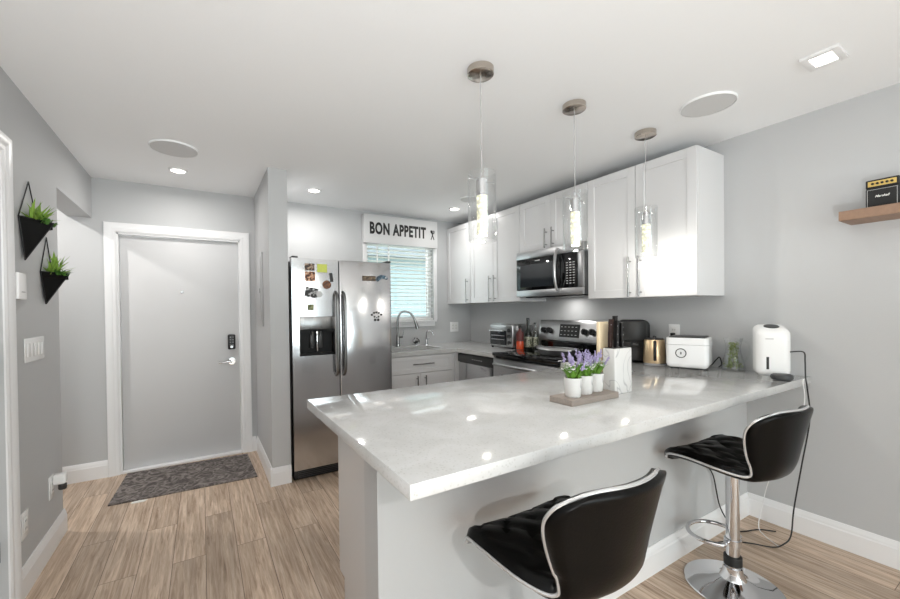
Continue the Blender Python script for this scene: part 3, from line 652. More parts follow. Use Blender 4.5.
# ------------------------------------------------------------------ refrigerator
fr = thing('refrigerator', 'stainless side by side refrigerator with magnets and water dispenser', 'refrigerator', (0, 3.1, 0))
b = MB(); b.box(0.593, 1.437, 0.075, 0.86, 0.02, 1.715, 0.004); b.build('cabinet_body', M['dark'], fr)
def fdoor(x0, x1, holes=None):
    b = MB(); zt, zb_ = 1.735, 0.085
    if not holes: b.box(x0, x1, 0, 0.068, zb_, zt, 0.012, 3)
    else:
        hx0, hx1, hz0, hz1 = holes
        b.box(x0, x1, 0, 0.068, hz1, zt, 0.0); b.box(x0, x1, 0, 0.068, zb_, hz0); b.box(x0, hx0, 0, 0.068, hz0, hz1); b.box(hx1, x1, 0, 0.068, hz0, hz1); b.box(hx0, hx1, 0.055, 0.068, hz0, hz1)
        bmesh.ops.remove_doubles(b.bm, verts=b.bm.verts[:], dist=0.0005)
    return b
HO = (0.652, 0.928, 0.972, 1.278)
d_l = fdoor(0.597, 0.962, HO).build('freezer_door', M['steel'], fr, angle=30)
d_r = fdoor(0.968, 1.434).build('fridge_door', M['steel'], fr, angle=30)
# dispenser
dz = HO
b = MB()
b.box(dz[0], dz[1], -0.006, 0.05, 1.178, dz[3], 0.003); b.build('dispenser_panel', M['steel_d'], d_l)
b = MB(); b.box(dz[0], dz[0] + 0.012, -0.008, 0.05, dz[2], 1.178, 0.002); b.box(dz[1] - 0.012, dz[1], -0.008, 0.05, dz[2], 1.178, 0.002); b.box(dz[0], dz[1], -0.012, 0.05, dz[2], dz[2] + 0.02, 0.002); b.box(dz[0] + 0.012, dz[1] - 0.012, 0.040, 0.054, dz[2] + 0.02, 1.178)
arch = [(dz[0] + 0.012, 1.178)] + [(dz[0] + 0.012 + (dz[1] - dz[0] - 0.024) * i / 10, 1.150 + 0.022 * math.sin(PI * i / 10)) for i in range(11)] + [(dz[1] - 0.012, 1.178)]
b.prism(arch, -0.010, 0.02, 'xz'); dd = b.build('dispenser_recess', M['dispgrey'], d_l)
b = MB(); b.box(0.735, 0.765, 0.012, 0.036, 1.03, 1.15, 0.004); b.box(0.80, 0.83, 0.012, 0.036, 1.03, 1.15, 0.004); b.cyl((0.75, 0.015, 1.145), 0.012, 0.03); b.cyl((0.815, 0.015, 1.145), 0.012, 0.03); b.build('dispenser_paddles', M['dark'], dd)
b = MB(); b.box(0.784, 0.796, 0.010, 0.03, 1.0, 1.165, 0.003); b.build('dispenser_lever', M['chrome'], dd)
def fhandle(x, par):
    b = MB()
    prof = [(-0.0, 0.80), (-0.045, 0.835), (-0.058, 0.95), (-0.062, 1.14), (-0.058, 1.33), (-0.045, 1.44), (0.0, 1.475)]
    b.tube([(x, y, z) for y, z in prof], 0.0125, n=12)
    return b.build('handle', M['steel_d'], par)
fhandle(0.936, d_l); fhandle(0.997, d_r)
b = MB(); b.box(0.60, 1.43, 0.03, 0.09, 0.005, 0.078, 0.004); tg = b.build('toe_grille', M['black'], fr)
b = MB()
for i in range(4): b.box(0.63, 1.40, 0.024, 0.03, 0.016 + i * 0.014, 0.022 + i * 0.014)
b.build('grille_slats', M['dark'], tg, smooth=False)
for x in (0.605, 1.395):
    b = MB(); b.box(x, x + 0.045, 0.01, 0.12, 1.7355, 1.752, 0.006, 3); b.build('hinge_cover', M['dark'], fr)
# magnets
YF = 3.1
def flat(name, pts_or_box, mtl, label, cat, rot=0.0, grp='magnets and papers on the refrigerator doors'):
    cx, cz, w, h = pts_or_box
    t = MB(Matrix.Rotation(rot, 4, 'Y')); t.box(-w / 2, w / 2, -0.004, 0.0, -h / 2, h / 2, 0.0012, 1)
    o = t.build(name, mtl); o.location = (cx, YF - 0.0005, cz); tag(o, label, cat, grp); return o
flat('photo_magnet', (0.735, 1.668, 0.075, 0.055), M['brownp'], 'brown photo magnet at the top left of the freezer door', 'magnet')
flat('photo_magnet', (0.737, 1.595, 0.078, 0.075), M['ornge'], 'orange brown photo magnet below the top brown photo', 'magnet')
flat('sticky_note', (0.832, 1.662, 0.078, 0.066), M['sticky'], 'yellow green sticky note on the freezer door', 'note')
flat('photo_print', (0.745, 1.468, 0.098, 0.078), M['bwphoto'], 'tilted black and white photo on the freezer door', 'photo', 0.18)
def rnd(name, cx, cz, r, mtl, label, cat='magnet', yoff=0.0):
    b = MB(); b.cyl((0, -0.003, 0), r, 0.006, 'y', n=24); o = b.build(name, mtl); o.location = (cx, YF - 0.0005 - yoff, cz); tag(o, label, cat, 'magnets and papers on the refrigerator doors'); return o
rnd('round_magnet', 0.806, 1.455, 0.024, M['silverprint'], 'pale round magnet overlapping the black and white photo', yoff=0.0045)
rnd('round_magnet', 0.868, 1.532, 0.034, M['cookie'], 'brown round magnet near the freezer handle')
flat('clip_magnet', (0.905, 1.592, 0.026, 0.072), M['black'], 'small black upright magnet above the brown round magnet', 'magnet', -0.12)
flat('square_magnet', (0.738, 1.352, 0.046, 0.046), M['olive'], 'little olive square magnet above the water dispenser', 'magnet')
flat('plaque_magnet', (1.228, 1.594, 0.118, 0.042), M['plaque'], 'long brown plaque magnet on the right refrigerator door', 'magnet')
b = MB(); b.prism([(-0.055, -0.02), (-0.04, 0.012), (-0.01, 0.026), (0.03, 0.022), (0.055, 0.002), (0.05, -0.012), (0.02, -0.004), (-0.01, -0.01), (-0.035, -0.03)], -0.006, 0, 'xz')
o = b.build('fish_magnet', M['fishb']); o.location = (1.345, YF - 0.0005, 1.60); tag(o, 'curved slate blue magnet beside the brown plaque', 'magnet', 'magnets and papers on the refrigerator doors')
# paw shaped decal: pads around two eyes
b = MB()
for (x, z, r, sx, sz) in ((-0.042, 0.012, 0.009, 1.2, 0.7), (-0.022, 0.028, 0.009, 0.8, 1.1), (0.0, 0.033, 0.009, 0.8, 1.1), (0.022, 0.028, 0.009, 0.8, 1.1), (0.044, 0.012, 0.009, 1.2, 0.7), (-0.018, -0.005, 0.008, 0.5, 1.4), (0.020, -0.005, 0.008, 0.5, 1.4), (-0.012, -0.032, 0.011, 1.3, 0.8), (0.016, -0.032, 0.011, 1.3, 0.8), (0.002, -0.012, 0.005, 1, 0.5)):
    b.cyl((x, -0.0008, z), r, 0.0016, 'y', n=14); 
o = b.build('paw_decal', M['ink']); o.location = (1.292, YF - 0.0005, 1.272); tag(o, 'small black paw print decal on the right refrigerator door', 'sticker')

# ------------------------------------------------------------------ window valance sign and blind
vb = thing('valance_sign', 'white board reading BON APPETIT in black above the window', 'sign', (0, 3.95, 0))
b = MB(); b.box(1.515, 2.443, 0.0, 0.079, 2.055, 2.368, 0.003); b.build('board', M['sign'], vb)
text('lettering', 'BON APPETIT', M['ink'], vb, Matrix.Translation((1.930, -0.002, 2.214)) @ FACE, 0.172, sx=0.62, bold=0.0072, spc=1.1)
b = MB(); RU = Matrix.Translation((2.372, -0.002, 2.206))
b = MB(RU @ Matrix.Rotation(0.35, 4, 'Y')); b.box(-0.005, 0.005, -0.002, 0, -0.06, 0.02); b.box(-0.015, 0.015, -0.002, 0, 0.02, 0.026)
for x in (-0.015, -0.003, 0.009): b.box(x, x + 0.006, -0.002, 0, 0.026, 0.055)
b.m = RU @ Matrix.Rotation(-0.35, 4, 'Y'); b.box(-0.005, 0.005, -0.0025, -0.0005, -0.06, 0.02); b.sphere((0, -0.0015, 0.038), 0.017, 0.85, 0.08, 1.3)
b.build('fork_and_spoon', M['ink'], vb)
bl = thing('window_blind', 'white slatted blind hanging in the kitchen window', 'blind', (0, YB + 0.03, 0))
b = MB(); b.box(WX0 + 0.004, WX1 - 0.004, -0.024, 0.026, WZ1 - 0.05, WZ1 - 0.001, 0.002); b.build('head_rail', M['slat'], bl)
b = MB(); zz = WZ0 + 0.06
while zz < WZ1 - 0.06:
    b.m = Matrix.Translation((0, 0, zz)) @ Matrix.Rotation(-0.12, 4, 'X'); b.box(WX0 + 0.006, WX1 - 0.006, -0.024, 0.024, -0.0015, 0.0015); zz += 0.044
b.m = Matrix.Identity(4); b.build('slats', M['slat'], bl, smooth=False)
b = MB(); b.box(WX0 + 0.006, WX1 - 0.006, -0.024, 0.024, WZ0 + 0.002, WZ0 + 0.022, 0.003); b.build('bottom_rail', M['slat'], bl)
for x in (1.70, 1.84, 2.33):
    b = MB(); b.box(x - 0.008, x + 0.008, -0.0275, -0.0262, WZ0 + 0.02, WZ1 - 0.05); b.build('ladder_tape', M['slat'], bl, smooth=False)

# ------------------------------------------------------------------ wall plates, panel, chime
def plate(name, label, loc, rz, w, h, n=1, kind='outlet', grp=None):
    t = thing(name, label, 'wall plate' if kind == 'switch' else 'outlet', loc, rz, grp)
    b = MB(); b.box(-w / 2, w / 2, -0.006, -0.0005, -h / 2, h / 2, 0.002); b.build('cover_plate', M['white'], t)
    for i in range(n):
        cx = (i - (n - 1) / 2) * 0.046
        if kind == 'switch':
            b = MB(); b.box(cx - 0.016, cx + 0.016, -0.010, -0.006, -0.033, 0.033, 0.002); b.build('rocker_switch', M['white'], t)
        else:
            b = MB(); b.box(cx - 0.017, cx + 0.017, -0.0085, -0.006, -0.035, 0.035, 0.002); r = b.build('receptacle', M['whitem'], t)
            b = MB()
            for z in (-0.018, 0.018):
                b.box(cx - 0.008, cx - 0.006, -0.0092, -0.0084, z - 0.005, z + 0.005); b.box(cx + 0.006, cx + 0.008, -0.0092, -0.0084, z - 0.005, z + 0.005)
            b.build('slots', M['dark'], r, smooth=False)
    return t
LR = PI / 2   # facing +X on the left wall
plate('switch_plate', 'white five gang light switch plate on the left wall below the planters', (XL, 2.735, 1.145), LR, 0.262, 0.118, 5, 'switch')
plate('wall_outlet', 'white outlet on the left wall nearest the door casing', (XL, 2.560, 0.325), LR, 0.080, 0.125)
plate('wall_outlet', 'white outlet low on the left wall with an air freshener plugged in', (XL, 2.945, 0.355), LR, 0.080, 0.125)
plate('wall_outlet', 'white outlet on the wall right of the kitchen window', (2.722, YB, 1.105), 0, 0.122, 0.122, 2)
plate('wall_outlet', 'white outlet on the right wall above the rice cooker', (XR, 1.535, 1.135), -PI / 2, 0.078, 0.118)
ch = thing('door_chime', 'small white box on the left wall below the larger planter', 'wall box', (XL, 2.535, 1.455), LR)
b = MB(); b.box(-0.048, 0.048, -0.024, -0.0005, -0.062, 0.062, 0.006, 3); b.build('housing', M['white'], ch)
b = MB(); b.box(-0.02, 0.02, -0.0252, -0.0238, -0.03, -0.026); b.build('seam', M['grey'], ch, smooth=False)
af = thing('air_freshener', 'white plug in air freshener with dark oil vial on the left wall', 'air freshener', (XL + 0.0095, 2.952, 0.375), LR)
b = MB(); b.box(-0.024, 0.024, -0.056, 0.0, -0.012, 0.044, 0.010, 3); b.build('holder', M['white'], af)
b = MB(); b.lathe([(0, -0.045), (0.016, -0.045), (0.019, -0.04), (0.019, -0.016), (0.01, -0.0125), (0, -0.0125)], (0, -0.038, 0), n=20); b.build('oil_vial', M['dark'], af)
ep = thing('breaker_panel', 'grey painted breaker panel cover on the partition wall', 'electrical panel', (PX0, 3.64, 1.51), -PI / 2)
b = MB(); b.box(-0.155, 0.155, -0.012, -0.0005, -0.31, 0.31, 0.003); b.build('cover', M['wall'], ep)
b = MB(); b.box(-0.115, 0.115, -0.018, -0.012, -0.27, 0.27, 0.003); pdv = b.build('panel_door', M['wall'], ep)
b = MB(); b.box(0.085, 0.105, -0.022, -0.018, -0.03, 0.01, 0.002); b.build('latch', M['grey'], pdv)

# ------------------------------------------------------------------ wall planters
def planter(y, zapex, ztop, zbot, yb, half, dep, label, seed):
    random.seed(seed)
    t = thing('hanging_planter', label, 'wall planter', (XL, y, 0), 0, 'black geometric wall planters')
    A = Vector((0.004, -half, ztop)); B = Vector((0.004, half, ztop)); C = Vector((dep, 0.02, ztop)); D = Vector((0.012, yb - y, zbot)); E = Vector((0.006, 0, zapex))
    b = MB()
    def inner(p): return p + (((A + B + C) / 3) - p) * 0.07
    a, b2, c, d = [b.bm.verts.new(p) for p in (A, B, C, D)]; 
    ia, ib, ic = [b.bm.verts.new(inner(p)) for p in (A, B, C)]; dn = Vector((0, 0, -0.035)); ja, jb, jc = [b.bm.verts.new(inner(p) + dn) for p in (A, B, C)]
    for f in ((a, d, c), (c, d, b2), (b2, d, a), (a, c, ic, ia), (c, b2, ib, ic), (b2, a, ia, ib), (ia, ic, jc, ja), (ic, ib, jb, jc), (ib, ia, ja, jb)): b.bm.faces.new(f)
    b.build('planter_pot', M['planter'], t, smooth=False)
    b = MB(); b.prism([(p.x, p.y) for p in (inner(A), inner(B), inner(C))], ztop - 0.034, ztop - 0.012, 'xy'); b.build('soil', M['soil'], t, smooth=False)
    b = MB()
    for p, q in ((A, E), (B, E), (A, D), (B, D), (C, D), (A, C), (B, C)): b.tube([p, q], 0.0028, n=6, smooth=False)
    b.build('wire_frame', M['black'], t)
    cen = (A + B + C) / 3
    b = MB()
    for i in range(34):
        an = random.uniform(0, 2 * PI); el = random.uniform(0.25, 1.35); L_ = random.uniform(0.08, 0.135) * (1.1 if el > 0.8 else 1)
        d = Vector((math.cos(an) * math.cos(el) * 0.8 + 0.12, math.sin(an) * math.cos(el), math.sin(el)))
        base = cen + Vector((random.uniform(-0.022, 0.01), random.uniform(-0.06, 0.04), -0.015))
        tip = base + d * L_
        if tip.x < 0.006: tip.x = 0.006 + random.random() * 0.01
        b.blade(base, tip, 0.014, bend=0.06)
    b.build('spiky_leaves', M['leaf_l'], t)
    b = MB()
    for i in range(40):
        f = random.random(); base = C.lerp(cen, random.uniform(0.15, 0.9)) + Vector((0, random.uniform(-0.05, 0.05), -0.012)); 
        an = random.uniform(0, 2 * PI); d = Vector((math.cos(an), math.sin(an), random.uniform(0.5, 1.5))).normalized(); tip = base + d * random.uniform(0.03, 0.055)
        tip.x = max(tip.x, 0.006); b.blade(base, tip, 0.016, bend=0.1)
    b.build('bushy_leaves', M['leaf'], t)
planter(2.690, 1.985, 1.790, 1.585, 2.605, 0.125, 0.092, 'larger looking black wall planter with spiky plant, nearer and higher', 3)
planter(2.935, 1.748, 1.552, 1.378, 2.885, 0.095, 0.095, 'lower black wall planter with spiky plant, nearer the entrance', 5)

# ------------------------------------------------------------------ door mat
b = MB(); random.seed(4)
rug = [(-0.575, 3.405), (0.365, 3.372), (0.345, 3.955), (-0.545, 4.0)]
b.prism([(x, y) for x, y in rug], 0.0, 0.010, 'xy')
rg = b.build('door_mat', M['rug'], smooth=False); tag(rg, 'dark grey mottled rug before the entrance door', 'rug')
b = MB(); b.prism([(-0.045, -0.012), (0.03, -0.02), (0.05, 0.004), (0.0, 0.016), (-0.04, 0.01)], 0.0, 0.004, 'xy'); pp = b.build('rug_tag', M['paper']); pp.location = (-0.40, 3.375, 0.0005); tag(pp, 'small white tag lying at the near edge of the rug', 'tag')

# ------------------------------------------------------------------ sink fittings
fc = thing('kitchen_faucet', 'tall brushed gooseneck faucet standing at the sink', 'faucet', (1.892, 3.93, TOP))
b = MB(); b.lathe([(0, 0), (0.027, 0), (0.027, 0.012), (0.02, 0.02), (0.018, 0.13), (0.013, 0.14), (0, 0.14)]); b.build('base', M['handle'], fc)
b = MB(); b.tube([(0, 0, 0.13), (0, 0, 0.24), (0.005, -0.002, 0.32), (0.035, -0.012, 0.378), (0.085, -0.028, 0.392), (0.14, -0.045, 0.37), (0.175, -0.056, 0.32), (0.187, -0.06, 0.29)], 0.012, n=12); b.build('spout', M['handle'], fc)
b = MB(); b.tube([(0.186, -0.06, 0.295), (0.20, -0.064, 0.25), (0.215, -0.069, 0.195)], 0.017, rs=[0.014, 0.017, 0.019], n=12); b.build('spray_head', M['handle'], fc)
b = MB(); b.cyl((0.035, 0, 0.105), 0.013, 0.05, 'x', n=16); b.tube([(0.06, 0, 0.105), (0.066, -0.002, 0.14), (0.07, -0.004, 0.178)], 0.006, n=8); b.build('lever', M['handle'], fc)
sf = thing('filter_faucet', 'short chrome filtered water faucet at the right of the sink', 'faucet', (2.262, 3.93, TOP))
b = MB(); b.lathe([(0, 0), (0.022, 0), (0.022, 0.01), (0.014, 0.02), (0.012, 0.06), (0, 0.06)]); b.build('base', M['chrome'], sf)
b = MB(); b.tube([(0, 0, 0.05), (0.0, 0, 0.12), (0.012, -0.01, 0.158), (0.04, -0.025, 0.165), (0.062, -0.035, 0.14), (0.068, -0.038, 0.115)], 0.009, n=10); b.build('spout', M['chrome'], sf)
b = MB(); b.tube([(0.012, 0, 0.06), (0.05, 0.0, 0.07)], 0.006, n=8); b.build('lever', M['chrome'], sf)
sd = thing('scrubber_dish', 'round chrome dish with a dark scrubber behind the sink', 'sponge holder', (2.13, 3.94, TOP))
b = MB(Matrix.Translation((0, 0, 0.047)) @ Matrix.Rotation(1.25, 4, 'X')); b.lathe([(0, 0), (0.035, 0.0), (0.046, 0.014), (0.043, 0.014), (0.033, 0.003), (0, 0.003)], (0, 0, -0.007)); b.build('dish', M['chrome'], sd)
b = MB(Matrix.Translation((0, 0, 0.047)) @ Matrix.Rotation(1.25, 4, 'X')); b.sphere((0, -0.012, 0.010), 0.022, 1, 0.7, 0.6); b.build('scrubber', M['black'], sd)
b = MB(); b.lathe([(0, 0), (0.03, 0), (0.03, 0.004), (0.008, 0.008), (0.008, 0.012), (0, 0.012)]); b.build('foot', M['chrome'], sd)

# ------------------------------------------------------------------ things on the far worktop
to = thing('toaster_oven', 'silver toaster oven with three knobs left of the bottles', 'toaster oven', (2.80, 3.075, TOP), -PI / 2)
b = MB(); b.box(-0.185, 0.165, -0.135, 0.14, 0.018, 0.245, 0.012, 3); b.build('body', M['steel_h'], to)
b = MB(); b.box(-0.172, 0.075, -0.145, -0.1352, 0.035, 0.185, 0.003); tdoor = b.build('glass_door', M['ovenwin'], to)
b = MB(); b.cyl((-0.048, -0.165, 0.182), 0.007, 0.22, 'x', n=10); b.box(-0.14, -0.132, -0.165, -0.145, 0.177, 0.187); b.box(0.036, 0.044, -0.165, -0.145, 0.177, 0.187); b.build('handle', M['chrome'], tdoor)
b = MB(); b.box(-0.15, 0.055, -0.147, -0.145, 0.09, 0.094); b.box(-0.15, 0.055, -0.147, -0.145, 0.13, 0.134); b.build('rack_lines', M['silverprint'], tdoor, smooth=False)
for i in range(3):
    b = MB(); b.cyl((0.12, -0.143, 0.065 + i * 0.062), 0.019, 0.016, 'y', n=20); b.box(0.118, 0.122, -0.155, -0.151, 0.052 + i * 0.062, 0.078 + i * 0.062); b.build('knob', M['dark'], to)
b = MB(); b.box(-0.17, 0.15, -0.12, 0.12, 0.2455, 0.252, 0.002); b.build('top_rack', M['chrome'], to)
for (x, y) in ((-0.165, -0.115), (0.145, -0.115), (-0.165, 0.12), (0.145, 0.12)):
    b = MB(); b.cyl((x, y, 0.009), 0.012, 0.018, n=12); b.build('foot', M['rubber'], to)

def bottle(x, y, r, h, sh, nr, body, labelm, capm, lab, name='bottle'):
    t = thing(name, lab, 'bottle', (x, y, TOP), 0.4, 'bottles between toaster oven and stove')
    MB().lathe([(0, 0), (r * 0.92, 0), (r, 0.006), (r, sh), (r * 0.85, sh + 0.018), (nr * 1.2, sh + 0.045), (nr, sh + 0.06), (nr, h - 0.02), (0, h - 0.02)], n=28).build('glass_body', body, t)
    MB().lathe([(r + 0.0002, sh * 0.18), (r + 0.001, sh * 0.19), (r + 0.001, sh * 0.8), (r + 0.0002, sh * 0.82)], n=28).build('label', labelm, t)
    MB().lathe([(0, h - 0.0199), (nr + 0.002, h - 0.0199), (nr + 0.002, h), (0, h)], n=20).build('cap', capm, t)
random.seed(2)
# red bottle: maroon top half, orange label low
t = thing('bottle', 'amber orange bottle with dark cap beside the toaster oven', 'bottle', (2.68, 2.822, TOP), 0, 'bottles between toaster oven and stove')
MB().lathe([(0, 0), (0.032, 0), (0.035, 0.006), (0.035, 0.155), (0.03, 0.175), (0.013, 0.198), (0.013, 0.215), (0, 0.215)]).build('glass_body', M['maroon'], t)
MB().lathe([(0.0352, 0.012), (0.036, 0.014), (0.036, 0.088), (0.0352, 0.09)]).build('label', M['redglass'], t)
MB().lathe([(0, 0.2151), (0.016, 0.2151), (0.016, 0.245), (0, 0.245)]).build('cap', M['black'], t)
bottle(2.772, 2.805, 0.036, 0.315, 0.16, 0.014, M['darkglass'], M['label'], M['black'], 'tallest dark bottle with pale label and black neck beside the stove')
bottle(2.865, 2.803, 0.034, 0.268, 0.15, 0.012, M['clearbottle'], M['label'], M['dark'], 'greyish clear bottle nearest the stove back panel')

# ------------------------------------------------------------------ things on the peninsula
# bamboo board, knife block with knives
cb = thing('cutting_board', 'pale bamboo cutting board standing behind the marble knife block', 'cutting board', (1.680, 1.200, TOP))
b = MB(); b.box(-0.036, 0.036, -0.009, 0.009, 0, 0.338, 0.004, 3); b.build('board', M['palewood'], cb)
kb = thing('knife_block', 'white marble look knife block on the breakfast bar', 'knife block', (1.712, 1.145, TOP))
b = MB(); b.box(-0.066, 0.066, -0.032, 0.032, 0, 0.214, 0.004, 3); b.build('block', M['marble'], kb)
b = MB(); b.box(-0.058, 0.058, -0.025, 0.025, 0.2142, 0.2165); b.build('bristle_top', M['black'], kb, smooth=False)
kn = [(-0.046, 0.006, 0.135, 0.016, 'black brown knife handle at the left of the knife block', 'maroonk'),
      (-0.022, -0.010, 0.128, 0.015, 'black knife handle with steel rivets, second in the knife block', 'black'),
      (0.002, 0.008, 0.150, 0.020, 'tallest black knife handle in the middle of the knife block', 'black'),
      (0.026, -0.006, 0.118, 0.015, 'shorter black knife handle, fourth in the knife block', 'black'),
      (0.047, 0.008, 0.075, 0.012, 'short scissors like black handle at the right of the knife block', 'black')]
M['maroonk'] = mat('dark_brown_handle', (46, 30, 26), 0.35)
for (dx, dy, hh, w, lab, mm) in kn:
    t = thing('kitchen_knife', lab, 'knife', (1.712 + dx, 1.145 + dy, TOP + 0.2167), 0.0, 'knives in the marble knife block')
    b = MB(Matrix.Rotation(random.uniform(-0.06, 0.06), 4, 'Y')); b.prism([(-w * 0.45, 0.0), (w * 0.45, 0.0), (w * 0.6, hh * 0.35), (w * 0.5, hh * 0.7), (w * 0.75, hh), (-w * 0.35, hh), (-w * 0.55, hh * 0.5)], -0.007, 0.007, 'xz'); b.build('handle', M[mm], t)
    b = MB()
    for q in (0.2, 0.5, 0.8): b.cyl((0, -0.0078, hh * q), 0.0028, 0.002, 'y', n=8)
    b.build('rivet', M['chrome'], t)

# lavender tray
tr = thing('wooden_tray', 'small weathered grey wooden tray under the potted lavender', 'tray', (1.461, 1.135, TOP))
b = MB(); b.box(-0.157, 0.157, -0.060, 0.060, 0, 0.026, 0.002, 1); b.build('tray_board', M['graywood'], tr)
def lavender(x, y, seed, label):
    random.seed(seed)
    t = thing('potted_lavender', label, 'potted plant', (x, y, TOP + 0.0265), 0, 'three lavender pots on the wooden tray')
    MB().lathe([(0, 0), (0.030, 0), (0.0325, 0.004), (0.0375, 0.082), (0.035, 0.082), (0.033, 0.070), (0, 0.070)], n=32).build('pot', M['marble'], t)
    MB().lathe([(0, 0.0702), (0.0325, 0.0702), (0.031, 0.074), (0, 0.076)], n=20).build('soil', M['soil'], t)
    b = MB(); b2 = MB(); b3 = MB()
    for i in range(130):
        an = random.uniform(0, 2 * PI); r = 0.026 * math.sqrt(random.random()); base = Vector((r * math.cos(an), r * math.sin(an), 0.074 + random.random() * 0.02))
        d = Vector((math.cos(an) * random.uniform(0.2, 1.0), math.sin(an) * random.uniform(0.2, 1.0), random.uniform(0.6, 1.6))).normalized()
        b.blade(base, base + d * random.uniform(0.03, 0.06), 0.009, bend=0.1)
    for i in range(11):
        an = 2 * PI * i / 11 + random.uniform(-0.3, 0.3); rr = random.uniform(0.010, 0.056); hh = random.uniform(0.045, 0.085)
        base = Vector((0.4 * rr * math.cos(an), 0.4 * rr * math.sin(an), 0.078)); top = Vector((rr * math.cos(an), rr * math.sin(an), 0.078 + hh))
        b.tube([base, top], 0.0013, n=5, smooth=False)
        for q in range(11):
            f = q / 10; c = top + (top - base).normalized() * (f * 0.036 - 0.004) + Vector((random.uniform(-1, 1), random.uniform(-1, 1), random.uniform(-0.5, 0.5))) * 0.006 * (1 - 0.6 * f)
            b2.sphere(c, 0.0052 * (1.1 - 0.5 * f), n=6)
    for i in range(34):
        an = random.uniform(0, 2 * PI); rr = random.uniform(0.01, 0.046); c = Vector((rr * math.cos(an), rr * math.sin(an), random.uniform(0.108, 0.140)))
        for q in range(5): b3.blade(c, c + Vector((math.cos(q * 1.26 + an), math.sin(q * 1.26 + an), 0.5)) * 0.010, 0.010)
    b.build('leaves', M['leaf_p'], t); b2.build('lavender_flowers', M['lav'], t); b3.build('white_flowers', M['wpetal'], t)
lavender(1.372, 1.125, 11, 'lavender in a white marbled pot, leftmost on the tray')
lavender(1.462, 1.137, 12, 'lavender in a white marbled pot, middle one on the tray')
lavender(1.552, 1.149, 13, 'lavender in a white marbled pot nearest the knife block')

# air fryer
ff = thing('air_fryer', 'tall dark grey air fryer standing between knife block and kettle', 'air fryer', (2.835, 1.765, TOP), -0.95)
b = MB(); b.box(-0.108, 0.108, -0.115, 0.115, 0.0, 0.312, 0.045, 6); b.build('body', M['fryer'], ff)
b = MB(); b.lathe([(0, 0.02), (0.098, 0.02), (0.102, 0.024), (0.102, 0.155), (0.098, 0.158), (0, 0.158)], (-0.0, -0.045, 0), n=40); bs = b.build('basket_front', M['fryer'], ff)
b = MB(); b.lathe([(0, 0.163), (0.102, 0.163), (0.104, 0.17), (0.104, 0.285), (0.095, 0.302), (0, 0.305)], (-0.0, -0.045, 0), n=40); b.build('upper_shell', M['fryer'], ff)
b = MB(); b.box(-0.022, 0.022, -0.215, -0.140, 0.125, 0.150, 0.008, 3); b.build('handle', M['black'], bs)

# kettle
kt = thing('electric_kettle', 'champagne gold electric kettle left of the rice cooker', 'kettle', (2.735, 1.545, TOP), -2.6)
MB().lathe([(0, 0), (0.068, 0), (0.072, 0.006), (0.072, 0.018), (0, 0.018)]).build('power_base', M['chrome'], kt)
MB().lathe([(0, 0.0185), (0.070, 0.0185), (0.071, 0.022), (0.064, 0.175), (0.060, 0.180), (0, 0.180)]).build('kettle_body', M['gold'], kt)
MB().lathe([(0, 0.1802), (0.058, 0.1802), (0.055, 0.189), (0.012, 0.193), (0.010, 0.205), (0, 0.207)]).build('lid', M['black'], kt)
b = MB(); b.prism([(0.0, 0.135), (0.0, 0.178), (-0.030, 0.178)], -0.018, 0.018, 'xz'); 
bmesh.ops.translate(b.bm, verts=b.bm.verts[:], vec=(-0.058, 0, 0)); b.build('spout', M['gold'], kt)
b = MB(); b.tube([(0.060, 0, 0.168), (0.095, 0, 0.165), (0.105, 0, 0.13), (0.098, 0, 0.07), (0.072, 0, 0.045)], 0.010); b.build('handle', M['black'], kt)

# rice cooker
rcx = thing('rice_cooker', 'white boxy rice cooker with round ring dial on the front', 'rice cooker', (2.800, 1.352, TOP), -1.25)
b = MB(); b.box(-0.118, 0.118, -0.115, 0.115, 0.008, 0.158, 0.0); bmesh.ops.bevel(b.bm, geom=[e for e in b.bm.edges if abs(e.verts[0].co.z - e.verts[1].co.z) > 0.05 or max(v.co.z for v in e.verts) < 0.01], offset=0.03, segments=5, profile=0.5, affect='EDGES'); b.build('body', M['white'], rcx)
b = MB(); b.box(-0.1175, 0.1175, -0.1145, 0.1145, 0.160, 0.204, 0.0); bmesh.ops.bevel(b.bm, geom=[e for e in b.bm.edges if abs(e.verts[0].co.z - e.verts[1].co.z) > 0.02], offset=0.03, segments=5, profile=0.5, affect='EDGES'); b.build('lid', M['white'], rcx)
b = MB(); b.box(-0.10, 0.10, -0.10, 0.10, 0.2042, 0.2105, 0.004, 2); b.build('top_panel', M['dark'], rcx)
b = MB()
for (x, y) in ((-0.08, -0.08), (0.08, -0.08), (-0.08, 0.08), (0.08, 0.08)): b.cyl((x, y, 0.004), 0.014, 0.008, n=12)
b.build('feet', M['dark'], rcx)
b = MB(Matrix.Translation((-0.030, -0.1155, 0.105)) @ Matrix.Rotation(PI / 2, 4, 'X')); b.lathe([(0.026, 0), (0.026, 0.003), (0.031, 0.003), (0.031, 0)], n=36); b.build('dial_ring', M['dark'], rcx)
b = MB(); b.box(-0.034, -0.026, -0.1168, -0.1152, 0.097, 0.113); b.build('dial_mark', M['grey'], rcx, smooth=False)

